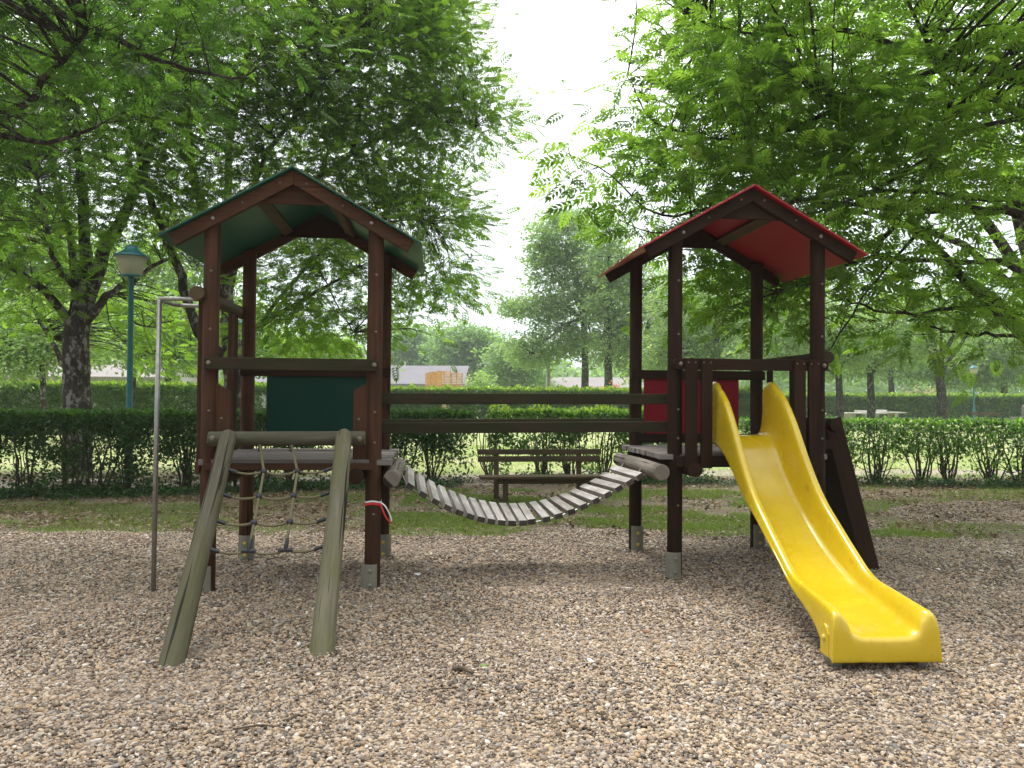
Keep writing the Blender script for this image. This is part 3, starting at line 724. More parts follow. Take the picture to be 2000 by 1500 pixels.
sheet('path', wobble([(-16, 12.4), (-9, 12.9), (-4, 13.6), (0, 14.0), (3, 15.8), (8, 16.2), (18, 16), (18, 17.4), (6, 17.6), (1.5, 17), (-2, 15.4), (-5, 15), (-16, 14.2)], .2), .004, path_mat())
def inpoly(px, py, poly):
    n = len(poly); ins = np.zeros(len(px), bool); j = n-1
    for i in range(n):
        xi, yi = poly[i]; xj, yj = poly[j]
        c = ((yi > py) != (yj > py)) & (px < (xj-xi)*(py-yi)/(yj-yi+1e-12)+xi); ins ^= c; j = i
    return ins

# pebbles: point cloud mesh instanced by geometry nodes (one countless "stuff")
def pebbles():
    pts = []
    def zone(n, y0, y1, poly, sxf=.72, pad=2.1, r=1.0):
        n = int(n*(sxf*y1+2.1)/(sxf*y1+.9))
        y = RS.uniform(y0, y1, n); x = RS.uniform(-1, 1, n)*(sxf*y+pad); wgt = (sxf*y+pad)/(sxf*y1+pad)
        k = (RS.uniform(0, 1, n) < wgt) & inpoly(x, y, poly); return np.stack([x[k], y[k], np.full(k.sum(), r)], 1)
    a = [zone(60000, 1.9, 2.7, G1), zone(150000, 2.7, 4.4, G1), zone(195000, 4.4, 6.6, G1), zone(175000, 6.6, 9.6, G1, r=1.12), zone(60000, 9.0, 12.2, G2, r=1.1)]
    # thinned scatter creeping into the grass edge
    y = RS.normal(9.25, .5, 9000); x = RS.uniform(-8, 9, 9000); a.append(np.stack([x, np.abs(y), np.full(9000, .9)], 1))
    a.append(np.stack([RS.uniform(-9, 10, 14000), RS.uniform(9.2, 13.5, 14000), np.full(14000, .85)], 1))
    P = np.concatenate(a); n = len(P)
    me = bpy.data.meshes.new('gravel_pebbles'); me.vertices.add(n)
    hz = .010*np.array([mnoise.noise((x*1.3, y*1.3, 0)) for x, y in P[:, :2]])
    hz = np.clip(hz*1.7, -.006, .03)
    feet = [FL @ Vector(q) for q in ((0, 0, 0), (A, 0, 0), (0, B, 0), (A, B, 0), (.272, -1.70, 0), (1.093, -1.63, 0))]+[FR @ Vector(q) for q in ((0, 0, 0), (A, 0, 0), (0, B, 0), (A, B, 0), (1.88, .3, 0), (1.88, 1.1, 0))]
    for q in feet: hz += .02*np.exp(-((P[:, 0]-q.x)**2+(P[:, 1]-q.y)**2)/.022)
    co = np.stack([P[:, 0], P[:, 1], RS.uniform(-.003, .014, n)+hz], 1)
    me.vertices.foreach_set('co', co.ravel().astype(np.float32))
    s = me.attributes.new('psize', 'FLOAT', 'POINT'); s.data.foreach_set('value', (P[:, 2]*np.clip(RS.lognormal(0, .34, n), .45, 2.3)).astype(np.float32))
    o = bpy.data.objects.new('gravel_pebbles', me); C.objects.link(o); o['kind'] = 'stuff'; o['label'] = 'loose rounded beige and brown gravel pebbles covering the play area'; o['category'] = 'gravel'
    g = bpy.data.node_groups.new('pebble_scatter', 'GeometryNodeTree')
    g.interface.new_socket('Geometry', in_out='INPUT', socket_type='NodeSocketGeometry'); g.interface.new_socket('Geometry', in_out='OUTPUT', socket_type='NodeSocketGeometry')
    nn = g.nodes.new; li = g.links.new
    gi = nn('NodeGroupInput'); go = nn('NodeGroupOutput')
    ico = nn('GeometryNodeMeshIcoSphere'); ico.inputs['Radius'].default_value = .0088; ico.inputs['Subdivisions'].default_value = 2
    ssm = nn('GeometryNodeSetShadeSmooth'); li(ico.outputs[0], ssm.inputs[0])
    smt = nn('GeometryNodeSetMaterial'); smt.inputs['Material'].default_value = pebble_mat(); li(ssm.outputs[0], smt.inputs[0])
    mp_ = nn('GeometryNodeMeshToPoints'); li(gi.outputs[0], mp_.inputs[0])
    ip = nn('GeometryNodeInstanceOnPoints'); li(mp_.outputs[0], ip.inputs['Points']); li(smt.outputs[0], ip.inputs['Instance'])
    rv = nn('FunctionNodeRandomValue'); rv.data_type = 'FLOAT_VECTOR'; rv.inputs[0].default_value = (-.5, -.5, 0); rv.inputs[1].default_value = (.5, .5, 6.283)
    li(rv.outputs[0], ip.inputs['Rotation'])
    r2 = nn('FunctionNodeRandomValue'); r2.data_type = 'FLOAT_VECTOR'; r2.inputs[0].default_value = (.75, .55, .4); r2.inputs[1].default_value = (1.35, .95, .75); r2.inputs['Seed'].default_value = 5
    na = nn('GeometryNodeInputNamedAttribute'); na.data_type = 'FLOAT'; na.inputs[0].default_value = 'psize'
    vm = nn('ShaderNodeVectorMath'); vm.operation = 'SCALE'; li(r2.outputs[0], vm.inputs[0]); li(na.outputs[0], vm.inputs['Scale'])
    li(vm.outputs[0], ip.inputs['Scale']); li(ip.outputs[0], go.inputs[0])
    md = o.modifiers.new('scatter', 'NODES'); md.node_group = g
pebbles()

# grass and ivy ground cover ------------------------------------------
def scatter_mask(n, x0, x1, y0, y1, thr, sc_=.55, seed=0, excl=()):
    x = RS.uniform(x0, x1, n); y = RS.uniform(y0, y1, n)
    v = np.array([mnoise.noise((a*sc_, b*sc_*1.8, seed))+.5*mnoise.noise((a*2.4, b*2.4, seed+3)) for a, b in zip(x, y)])
    k = v+RS.uniform(-.15, .15, n) > thr
    for poly in excl: k &= ~inpoly(x, y, poly)
    return x[k], y[k]
def grass(name, n, x0, x1, y0, y1, thr, h=.05, seed=0, excl=(), mat='grass', label=None):
    x, y = scatter_mask(n, x0, x1, y0, y1, thr, seed=seed, excl=excl); m = len(x)
    D = RS.normal(0, .45, (m, 3)); D[:, 2] = 1
    bl = (np.array([(0, -.06, 0), (0, .06, 0), (.6, .04, .08), (1, 0, .25)], float), np.array([(0, 1, 2), (0, 2, 3)]))
    o = leaf_mesh(name, np.stack([x, y, np.zeros(m)], 1), D, RS.uniform(.5, 1.3, m)*h, RS.beta(2, 2.6, m), bl, M[mat]); o['kind'] = 'stuff'
    if label: o['label'] = label; o['category'] = 'grass'
    return o
grass('grass', 150000, -1.6, 4.9, 8.7, 13.2, -.06, .045, 2, (), label='short patchy green grass strip behind the gravel')
grass('grass', 60000, -9, -1.6, 8.4, 12.5, .12, .045, 5, (), label='thin shaded grass left of the bridge')
grass('grass', 60000, 4.4, 12, 8.2, 14.2, .02, .045, 9, (G2,), label='thin grass between the gravel patches on the right')
grass('grass', 50000, -2.5, 14, 15.6, 26, -.1, .06, 12, (), 'grass_pale', label='bright lawn grass beyond the hedges')
def litter(n, x0, x1, y0, y1, seed):
    x, y = scatter_mask(n, x0, x1, y0, y1, -.1, .9, seed); m = len(x)
    D = RS.normal(0, 1, (m, 3)); D[:, 2] *= .25
    o = leaf_mesh('leaf_litter', np.stack([x, y, RS.uniform(.004, .02, m)], 1), D, RS.uniform(.02, .055, m), RS.uniform(0, 1, m), QUAD, M['litter']); o['kind'] = 'stuff'
    o['label'] = 'dry leaf and bark litter on the ground near the hedges'; o['category'] = 'leaf litter'
litter(80000, -10, 12, 8.8, 15.5, 3)

# ================================================================== hedges
def hedge(name, label, p0, p1, thick, height, nleaf, size, mat, stems=0, open_low=0.0, seed=1, leaf='SIMPLE', top_fuzz=0, fuzz_mat=None, stem_r=.014, rows=None, group=None):
    rs = np.random.RandomState(seed); rnd.seed(seed)
    p0 = Vector((*p0, 0)); p1 = Vector((*p1, 0)); ln = (p1-p0).length; ax = (p1-p0)/ln; nr = Vector((-ax.y, ax.x, 0))
    fr = Matrix((ax, nr, (0, 0, 1))).transposed().to_4x4(); root = empty(name, Matrix.Translation(p0) @ fr); tag(root, label, 'hedge', group)
    # foliage: dense skin on top, thinner below, in lumps
    n = nleaf; u = rs.uniform(0, ln, n*3); z = rs.uniform(0, 1, n*3)**.75; v = rs.uniform(-1, 1, n*3)
    lump = np.array([mnoise.noise((a*1.6, b*2.6, seed))+.6*mnoise.noise((a*4.5, b*5, seed+7)) for a, b in zip(u, z)])
    low = np.clip((z-.1)/.62, 0, 1)
    prob = (1-open_low)+open_low*(low**1.6+.55*np.clip(lump*1.7, 0, 1)+.55*(z < .13))
    prob *= np.clip(.55+lump*.9, .08, 1)
    prob = np.where(z > .82, 1, prob)
    k = rs.uniform(0, 1, n*3) < prob; u, z, v, lump = u[k][:n], z[k][:n], v[k][:n], lump[k][:n]; m = len(u)
    skin = rs.uniform(0, 1, m) < .6; v = np.where(skin, np.sign(v)*rs.uniform(.8, 1.02, m), v)
    rough = np.array([mnoise.noise((a*2.2, b*3, seed+20)) for a, b in zip(u, z)])
    edge = np.array([1-.35*max(0, 1-min(a, ln-a)/.45) for a in u])
    P = np.stack([u, v*thick/2*(1+.18*rough)*edge, z*height*(1+.035*rough)*(.96+.04*edge)], 1)
    D = rs.normal(0, .8, (m, 3)); D[:, 1] += np.sign(v)*.7; D[:, 2] += np.where(z > .9, .9, .0)
    tone = rs.normal(.38, .2, m)+.25*lump+np.where(z > .93, .22, 0)
    leaf_mesh('foliage', P, D, rs.uniform(.6, 1.35, m)*size, tone, {'SIMPLE': SIMPLE, 'QUAD': QUAD, 'TWO': TWO}[leaf], M[mat], root)
    if top_fuzz:
        q = top_fuzz; u = rs.uniform(0, ln, q); h = np.array([max(0, .5+mnoise.noise((a*2.5, 3, seed))+.5*mnoise.noise((a*9, 1, seed))) for a in u])
        P = np.stack([u, rs.uniform(-.5, .5, q)*thick, height*(.96)+rs.uniform(0, 1, q)**1.5*h*.13*height], 1); D = rs.normal(0, .5, (q, 3)); D[:, 2] += 1.1
        leaf_mesh('new_shoots', P, D, rs.uniform(.6, 1.4, q)*size*.9, rs.uniform(.2, 1, q), SIMPLE if leaf == 'SIMPLE' else QUAD, M[fuzz_mat or mat], root)
    if stems:
        cl = rows or [(.25+i*.62+rs.uniform(-.26, .26)) for i in range(int(ln/.62))]
        for c0 in cl:
            mb = MB()
            for i in range(stems):
                a = rs.uniform(-1, 1); b0 = Vector((c0+a*.10, rs.uniform(-.08, .08), -.02)); h = height*rs.uniform(.75, .97)
                tp = Vector((c0+a*rs.uniform(.05, .6), rs.uniform(-.5, .5)*thick*.8, h)); md = b0.lerp(tp, .5)+Vector((rs.normal(0, .05), rs.normal(0, .04), 0))
                r = stem_r*rs.uniform(.5, 1.5); pp = smooth_path([b0, md, tp], 4, .012); mb.tube(pp, [r*(1-.65*k/(len(pp)-1)) for k in range(len(pp))], 6, False)
                for q in range(2):
                    s0 = pp[rs.randint(2, len(pp)-1)]; e = s0+Vector((rs.normal(0, .2), rs.normal(0, .1), rs.uniform(.05, .3))); e.z = min(e.z, height*.96); mb.tube([s0, s0.lerp(e, .5)+Vector((0, .01, .03)), e], [r*.45, r*.35, r*.2], 5, False)
            mb.build('stem_clump', M['stem'], root)
    return root
hedge('clipped_hedge', 'dark clipped hedge in front of the big lichened tree, left of the playground', (-11.5, 11.0), (-.75, 14.55), .95, 1.30, 76000, .062, 'hedge', 8, .70, 3, stem_r=.02)
hedge('clipped_hedge', 'open leggy hedge with bare stems behind the park bench', (-.45, 15.0), (3.75, 15.0), .75, 1.30, 15000, .075, 'hedge_b', 13, .88, 5, top_fuzz=1500, fuzz_mat='hedge_mid')
hedge('clipped_hedge', 'bright leggy hedge with bare stems right of the climbing ramp', (4.25, 14.8), (13.5, 14.2), .8, 1.17, 18000, .075, 'hedge_b', 15, .97, 8, stem_r=.014)
hedge('tall_hedge', 'trimmed hedge beyond the lawn at the far left', (-34, 31), (-9.5, 35), 1.5, 2.08, 60000, .13, 'hedge_far', 0, 0, 11, 'TWO', 6000, 'hedge_mid')
hedge('tall_hedge', 'hedge topped with fresh yellow-green shoots below the warehouse', (-10.2, 44), (14, 46), 1.6, 2.05, 60000, .15, 'hedge_far', 0, 0, 12, 'TWO', 16000, 'hedge_mid')
hedge('tall_hedge', 'long trimmed hedge behind the dark trunks at the far right', (13, 66), (60, 68), 1.6, 1.95, 50000, .24, 'hedge_far', 0, 0, 13, 'TWO', 7000, 'hedge_mid')
# ivy mats at the hedge feet
def ivy(n, x0, x1, ya, yb, seed):
    x = RS.uniform(x0, x1, n); t = (x-x0)/(x1-x0); y = ya+(yb-ya)*t+RS.normal(0, .3, n)
    v = np.array([mnoise.noise((a*1.2, b*1.2, seed)) for a, b in zip(x, y)]); k = v > -.18; x, y = x[k], y[k]; m = len(x)
    D = RS.normal(0, 1, (m, 3)); D[:, 2] = np.abs(D[:, 2])*.4
    o = leaf_mesh('ivy_mat', np.stack([x, y, RS.uniform(.01, .14, m)*np.clip(v[k]+.7, .2, 1.4)], 1), D, RS.uniform(.03, .07, m), RS.uniform(0, 1, m), SIMPLE, M['ivy']); o['kind'] = 'stuff'; return o
i1 = ivy(15000, -10, -.9, 11.0, 14.1, 3); i1['label'] = 'dark ivy spreading at the foot of the left hedge'; i1['category'] = 'ivy'
i2 = ivy(11000, .2, 12.5, 14.6, 13.9, 4); i2['label'] = 'ivy spreading at the foot of the right hedges'; i2['category'] = 'ivy'

# ================================================================== street lamps
def lamp(name, label, base, H, s, sun_lit, group='teal park street lamps'):
    r = empty(name, Matrix.Translation(base)); tag(r, label, 'street lamp', group); pm = M['lamplit' if sun_lit else 'lampgreen']
    MB().lathe([(.11*s, 0), (.11*s, .10), (.085*s, .16), (.085*s, .95), (.075*s, 1.0), (.062*s, 1.06), (.05*s, H-.75*s), (.06*s, H-.74*s), (.06*s, H-.66*s)], n=16).build('pole', pm, r)
    z = H-.66*s
    MB().lathe([(.001, z-.01), (.2*s, z), (.21*s, z+.02), (.19*s, z+.035)], n=20).build('lantern_base', pm, r)
    g = MB().lathe([(.19*s, z+.03), (.30*s, z+.40*s), (.295*s, z+.405*s), (.184*s, z+.04)], n=24).build('lantern_glass', M['lglass'], r)
    MB().lathe([(.05*s, z+.03), (.05*s, z+.22*s), (.035*s, z+.23*s), (.035*s, z+.36*s), (.0001, z+.37*s)], n=12).build('bulb_holder', M['wallpale'], g)
    MB().lathe([(.345*s, z+.40*s), (.35*s, z+.415*s), (.22*s, z+.50*s), (.13*s, z+.565*s), (.125*s, z+.60*s), (.10*s, z+.64*s), (.0001, z+.655*s)], n=24).build('cap', pm, r)
    return r
def glass():
    m, t, b = newmat('frosted_lantern'); b.inputs['Base Color'].default_value = (.85, .83, .70, 1); b.inputs['Roughness'].default_value = .35
    tr = t.nodes.new('ShaderNodeBsdfTranslucent'); tr.inputs[0].default_value = (.92, .9, .78, 1)
    tp = t.nodes.new('ShaderNodeBsdfTransparent'); m1 = t.nodes.new('ShaderNodeMixShader'); m2 = t.nodes.new('ShaderNodeMixShader')
    m1.inputs[0].default_value = .75; m2.inputs[0].default_value = .28
    t.links.new(b.outputs[0], m1.inputs[1]); t.links.new(tr.outputs[0], m1.inputs[2]); t.links.new(m1.outputs[0], m2.inputs[1]); t.links.new(tp.outputs[0], m2.inputs[2])
    t.links.new(m2.outputs[0], t.nodes['Material Output'].inputs[0]); return m
M['lglass'] = glass()
def gp(x, Y): p = at(x, 781, Y); return Vector((p.x, Y, 0))
lamp('street_lamp', 'tall teal street lamp with frosted lantern left of the green-roofed tower', gp(253, 14.0), 4.225, .865, False)
lamp('street_lamp', 'sunlit teal lamp post half hidden behind the green-roofed tower', gp(470, 31), 4.6, 1.0, True)
lamp('street_lamp', 'far lamp whose lantern peeks over the red tower rail', gp(1423, 53), 4.85, 1.05, True)
lamp('street_lamp', 'distant teal lamp at the far right beyond the hedge', gp(1902, 60), 4.3, 1.05, False)

# ================================================================== near trees
def P(*a): return [at(*q) for q in a]
L1 = gp(152, 16)
tree('ash_tree', 'large lichened forked ash tree behind the left hedge', 'tree', L1, [
    ([L1-Vector((0, 0, .2)), at(151, 850, 16), at(150, 780, 16), at(148, 700, 16), at(150, 620, 16)], .30, .24),
    (P((150, 640, 16), (162, 540, 16), (166, 450, 16), (156, 330, 15.8), (152, 200, 15.6), (162, 40, 15.4)), .17, .05),
    (P((155, 630, 16), (205, 490, 16), (250, 400, 16.2), (290, 300, 16.3), (330, 180, 16.4), (352, 20, 16.4)), .16, .05),
    (P((145, 640, 16), (95, 575, 15.6), (50, 540, 15.3), (-10, 500, 15), (-110, 450, 15)), .10, .04),
    (P((160, 640, 16), (210, 578, 15.8), (262, 548, 15.5), (330, 505, 15.2)), .11, .03),
    (P((130, 720, 16), (95, 660, 16.4), (62, 590, 16.8), (60, 520, 17)), .06, .02),
    (P((152, 600, 16), (128, 430, 16.5), (100, 330, 16.8), (60, 180, 17)), .10, .03),
    (P((150, 560, 16), (112, 520, 15), (90, 430, 14), (70, 330, 13.5)), .07, .02),
    (P((250, 620, 15.6), (290, 640, 15.5), (340, 625, 15.5)), .025, .01),
    ], [(at(150, 250, 15.5), (2.2, 1.8, 1.6), 2600), (at(60, 130, 15), (2.4, 2, 1.5), 3000), (at(250, 80, 15), (2.2, 2, 1.4), 3200), (at(20, 400, 15), (1.5, 1.6, 1.3), 1500),
        (at(250, 330, 15.5), (1.5, 1.5, 1.3), 1200), (at(100, 480, 15), (1.6, 1.5, .9), 800), (at(280, 610, 17.6), (1.3, 1.0, .55), 700), (at(60, 590, 16), (1.3, 1.2, .6), 700), (at(-150, 250, 14), (2.5, 2.5, 3), 2500), (at(300, 690, 17.6), (.8, .8, .3), 260)],
    ('COMP', .27), 'leaf_l', 'bark', 'ash trees round the playground', seed=21, clump=.32, dens=.66, twig=.009)
L2 = gp(452, 17)
tree('ash_tree', 'leaning many-limbed ash tree behind the green-roofed tower', 'tree', L2, [
    ([L2-Vector((0, 0, .2)), at(455, 850, 17), at(458, 760, 17), at(452, 690, 17), at(446, 620, 17)], .25, .19),
    (P((450, 700, 17), (390, 650, 16.6), (352, 540, 16.3), (318, 450, 16), (286, 350, 16), (255, 230, 15.8), (215, 90, 15.5)), .13, .045),
    (P((446, 640, 17), (432, 520, 17), (410, 440, 17), (384, 367, 17), (366, 250, 17), (362, 80, 17), (350, -80, 17)), .14, .06),
    (P((446, 630, 17), (444, 500, 17.3), (446, 380, 17.5), (452, 260, 17.5), (480, 120, 17.3), (510, -60, 17)), .13, .05),
    (P((455, 690, 17), (500, 640, 16.5), (562, 602, 16), (640, 560, 15.6), (700, 520, 15.4)), .075, .02),
    (P((450, 560, 17), (480, 420, 16.5), (520, 300, 16), (610, 190, 15.6), (720, 80, 15.4)), .09, .025),
    (P((450, 520, 17), (560, 400, 16.6), (690, 300, 16.2), (820, 240, 16), (930, 245, 15.8)), .07, .015),
    (P((500, 640, 16.5), (600, 520, 15.7), (720, 440, 15.5), (840, 430, 15.5)), .045, .015),
    (P((640, 300, 15.8), (600, 450, 15.4), (640, 560, 15.3), (690, 650, 15.2)), .03, .01),
    (P((690, 300, 16), (720, 150, 16), (820, 60, 16)), .05, .015),
    ], [(at(700, 110, 15.6), (2.6, 2.2, 1.7), 5200), (at(480, 60, 15.5), (2.3, 2, 1.5), 3400), (at(810, 110, 15.8), (1.25, 1.5, 1.4), 2400), (at(905, 240, 15.8), (.95, 1.0, .62), 800), (at(560, 270, 16), (1.9, 1.8, 1.2), 3000),
        (at(760, 310, 15.8), (1.35, 1.4, 1.2), 2300), (at(840, 420, 15.6), (.95, 1.1, .75), 1200), (at(850, 540, 15.4), (.65, .8, .45), 480), (at(640, 540, 15.6), (1.5, 1.4, .85), 1700), (at(560, 640, 16.2), (1.4, 1.3, .45), 900),
        (at(700, 635, 15.4), (.75, .7, .42), 330), (at(400, 280, 16), (1.6, 1.5, 1.5), 1700), (at(330, 420, 16), (1.1, 1.3, 1.0), 900), (at(875, 60, 16), (.4, .7, .8), 350), (at(975, 235, 15.6), (.3, .4, .35), 110), (at(800, 585, 15), (.4, .5, .2), 110), (at(640, 420, 16.5), (1.5, 1.2, .8), 1500),
        (at(650, -150, 15.5), (4, 3, 1.6), 3500), (at(790, 660, 12), (.25, .3, .16), 26), (at(880, 570, 15.2), (.35, .4, .2), 80)],
    ('COMP', .27), 'leaf_l', 'bark', 'ash trees round the playground', seed=22, clump=.30, dens=.78, twig=.007)
L3 = Vector((-9.2, 9.0, 0))
tree('ash_tree', 'near overhanging ash branches with dark shaded leaves at the top left', 'tree', L3, [
    ([L3-Vector((0, 0, .2)), L3+Vector((0, 0, 1.5)), L3+Vector((.1, 0, 3.4))], .3, .24),
    ([L3+Vector((.1, 0, 3.3))]+P((-150, 330, 8.8), (-20, 235, 8.6), (60, 190, 8.5), (170, 60, 8.3)), .11, .02),
    ([L3+Vector((.1, 0, 3.2))]+P((-120, 120, 9), (20, 20, 9), (200, 60, 8.8), (330, 130, 8.6), (480, 150, 8.5)), .09, .012),
    ([L3+Vector((.1, 0, 3.0))]+P((-100, 280, 8.5), (90, 275, 8.4), (200, 240, 8.3)), .06, .012),
    ([L3+Vector((.1, 0, 3.3))]+P((-60, -100, 9), (250, -120, 8.5), (560, -60, 8.3)), .09, .015),
    ], [(at(60, 60, 8.6), (1.2, 1.1, .75), 900), (at(250, 40, 8.6), (1.2, 1.1, .5), 700), (at(60, 250, 8.6), (1.0, 1.0, .6), 480), (at(260, 190, 8.6), (.9, .9, .5), 300), (at(420, 40, 8.5), (.8, .9, .35), 240), (at(-150, 100, 8.6), (1.6, 1.5, 1.6), 900), (at(250, -180, 8.3), (2.0, 1.8, .7), 600), (at(0, 400, 9), (.5, .8, .5), 120), (at(560, 130, 8.4), (.35, .5, .2), 40),
        (Vector((-4.2, 7.0, 6.4)), (2.2, 1.8, .8), 900), (Vector((-2.6, 6.2, 6.5)), (1.8, 1.6, .7), 700), (Vector((-6.5, 5.6, 5.6)), (2, 2, 1), 1200)],  # unseen overhead foliage, added to darken the tower and gravel
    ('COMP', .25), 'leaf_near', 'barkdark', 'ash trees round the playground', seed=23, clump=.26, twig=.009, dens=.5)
R1 = Vector((8.6, 9.6, 0))
tree('ash_tree', 'spreading ash tree with fresh green leaves overhanging the red-roofed tower', 'tree', R1, [
    ([R1-Vector((0, 0, .2)), R1+Vector((0, 0, 1.1)), R1+Vector((-.15, 0, 1.9))], .28, .24),
    ([R1+Vector((-.15, 0, 1.8))]+P((2070, 710, 9.5), (2000, 655, 9.3), (1930, 590, 9.1), (1862, 522, 9), (1795, 455, 8.8), (1725, 420, 8.7)), .10, .03),
    ([R1+Vector((-.15, 0, 1.8))]+P((2060, 690, 9.8), (1985, 625, 9.8), (1940, 580, 9.9), (1880, 535, 9.9), (1830, 480, 10)), .085, .025),
    ([R1+Vector((-.1, 0, 1.9))]+P((2100, 520, 9.3), (2000, 420, 9), (1850, 408, 8.8), (1720, 405, 8.6), (1590, 392, 8.5)), .09, .018),
    ([R1+Vector((-.1, 0, 1.9))]+P((2110, 500, 9.5), (1990, 400, 9.4), (1880, 388, 9.3), (1740, 372, 9.1), (1560, 390, 9)), .06, .014),
    (P((2040, 560, 9.2), (1960, 512, 9), (1850, 513, 8.8), (1700, 502, 8.7), (1600, 545, 8.6), (1520, 570, 8.6)), .045, .008),
    (P((1945, 600, 9.1), (1900, 602, 9), (1850, 606, 8.9), (1770, 614, 8.8), (1690, 602, 8.7), (1650, 575, 8.7)), .035, .008),
    (P((2020, 665, 9.3), (1960, 655, 9.2), (1890, 650, 9.1), (1815, 637, 9)), .03, .01),
    (P((1795, 455, 8.8), (1700, 560, 8.6), (1640, 660, 8.5), (1590, 700, 8.5)), .02, .004),
    (P((1700, 505, 8.7), (1760, 420, 8.5), (1830, 300, 8.3), (1850, 220, 8.2)), .03, .008),
    ([R1+Vector((0, 0, 1.9))]+P((2150, 300, 9.2), (2040, 180, 8.9), (1900, 135, 8.6), (1750, 160, 8.4), (1600, 190, 8.2)), .09, .012),
    ([R1+Vector((0, 0, 1.9))]+P((2130, 350, 9), (1980, 215, 8.6), (1850, 150, 8.4), (1800, 60, 8.3), (1740, -80, 8.2)), .07, .012),
    (P((2060, 220, 8.8), (1900, 250, 8.5), (1780, 330, 8.3), (1640, 400, 8.2), (1540, 420, 8.2)), .035, .006),
    (P((1900, 135, 8.6), (1650, 60, 8.8), (1480, 70, 9), (1340, 30, 9.2)), .045, .008),
    (P((1750, 160, 8.4), (1550, 250, 8.7), (1400, 270, 9), (1280, 240, 9.2), (1225, 150, 9.3)), .035, .005),
    (P((1590, 392, 8.5), (1420, 400, 8.8), (1290, 420, 9), (1190, 340, 9.1), (1100, 295, 9.2)), .028, .004),
    (P((1420, 400, 8.8), (1300, 455, 9), (1210, 430, 9)), .016, .004),
    ], [(at(1650, 100, 8.3), (1.9, 1.3, .95), 1500), (at(1465, 80, 8.9), (1.0, 1.1, .75), 620), (at(1500, 240, 8.5), (1.35, 1.1, .75), 850), (at(1790, 240, 8.3), (1.25, 1.1, .8), 800), (at(1930, 120, 8.5), (.9, 1, .9), 500), (at(1920, 330, 8.9), (.75, .9, .5), 300),
        (at(1380, 290, 8.9), (.75, .9, .6), 420), (at(1320, 380, 8.9), (.7, .8, .45), 320), (at(1110, 290, 9.2), (.16, .3, .12), 13), (at(1160, 340, 9.1), (.26, .4, .2), 30), (at(1230, 350, 9.1), (.32, .5, .22), 60), (at(1125, 370, 9.1), (.16, .2, .1), 9), (at(1190, 430, 9), (.2, .3, .2), 34),
        (at(1550, 400, 8.5), (1.2, .9, .5), 480), (at(1700, 370, 8.5), (1.1, .9, .4), 420), (at(1430, 590, 9.4), (.65, .8, .45), 300), (at(1420, 480, 9.2), (.65, .8, .5), 320), (at(1560, 560, 9), (.9, .9, .5), 420), (at(1740, 540, 8.9), (.95, .9, .42), 470), (at(1830, 620, 9), (.85, .8, .28), 300), (at(1950, 560, 9.3), (.7, .8, .35), 230),
        (at(1220, 230, 9.4), (.22, .5, .38), 60), (at(1255, 170, 9.4), (.2, .4, .3), 36), (at(1335, 60, 9.3), (.30, .7, .5), 170), (at(1250, 265, 9.3), (.15, .2, .2), 14), (at(1560, -120, 8.6), (2.4, 1.8, .9), 1300), (at(2150, 250, 9.5), (1.4, 1.5, 1.8), 800), (at(1380, 520, 9.6), (.4, .5, .3), 90), (at(1930, 690, 9.3), (.5, .6, .14), 60),
        (Vector((2.2, 7.2, 6.6)), (1.6, 1.7, .7), 600), (Vector((4.2, 6.6, 6.4)), (2.2, 1.8, .8), 800), (Vector((6.8, 6.0, 5.6)), (2.0, 2.0, 1), 1300)],  # crown lobes out of view, added to keep light off the tower
    ('COMP', .29), 'leaf_r', 'barkdark', 'ash trees round the playground', seed=24, clump=.24, twig=.008, wob=.012, per=7, dens=.62)
R2 = Vector((9.2, 13.8, 0))
tree('ash_tree', 'second ash crown filling the background above the red roof', 'tree', R2, [
    ([R2-Vector((0, 0, .2)), R2+Vector((0, 0, 2.2)), R2+Vector((.1, 0, 3.2))], .26, .2),
    ([R2+Vector((.1, 0, 3.1))]+P((1900, 400, 13.5), (1750, 250, 13), (1560, 150, 12.5)), .12, .03),
    ([R2+Vector((.1, 0, 3.0))]+P((1950, 300, 13.5), (1900, 150, 13), (1850, 0, 13)), .12, .03),
    ([R2+Vector((.1, 0, 3.0))]+P((1880, 480, 13.5), (1700, 420, 13), (1500, 380, 12.6)), .09, .02),
    ], [(at(1650, 200, 13), (2.6, 1.6, 1.5), 2600), (at(1880, 200, 13), (1.8, 1.6, 1.6), 1900), (at(1500, 330, 12.6), (1.5, 1.2, .9), 1100), (at(1750, 430, 13), (1.8, 1.2, .7), 1000), (at(1420, 130, 12.6), (1.0, 1.1, 1.1), 700), (at(1950, 450, 13.4), (1.0, 1.2, .9), 500), (at(1600, 10, 13), (2.6, 1.8, 1), 1500), (at(1560, 520, 13), (1.2, 1, .5), 420)],
    ('COMP', .29), 'leaf_r', 'bark', 'ash trees round the playground', seed=25, clump=.34, dens=.4)

# ================================================================== background trees
def bgtree(name, label, px, Y, r0, toppx, blobs, mat, size, seed, bark='barkdark', leaf='TWO', group='trees beyond the hedges', clump=.6, per=22, fork=None, limbs=None):
    """blobs: (x px, y px, rx m, rz m, n)"""
    b = gp(px, Y); tp = at(px, toppx, Y); k = Y/1548.0
    lm = [([b-Vector((0, 0, .3)), b.lerp(tp, .35)+Vector((rnd.uniform(-.1, .1), 0, 0)), b.lerp(tp, .7), tp], r0, r0*.55)]
    bl = []
    for (x, y, rx, rz_, n) in blobs:
        c = at(x, y, Y); bl.append((c, (rx, rx*.9, rz_), n))
        lm.append(([b.lerp(tp, .75), b.lerp(tp, .85).lerp(c, .4), c], r0*.42, r0*.08))
    if limbs: lm += limbs
    return tree(name, label, 'tree', b, lm, bl, (leaf, size), mat, bark, group, twig=.02, clump=clump, per=per, seed=seed, droop=.2, flat=1.2)
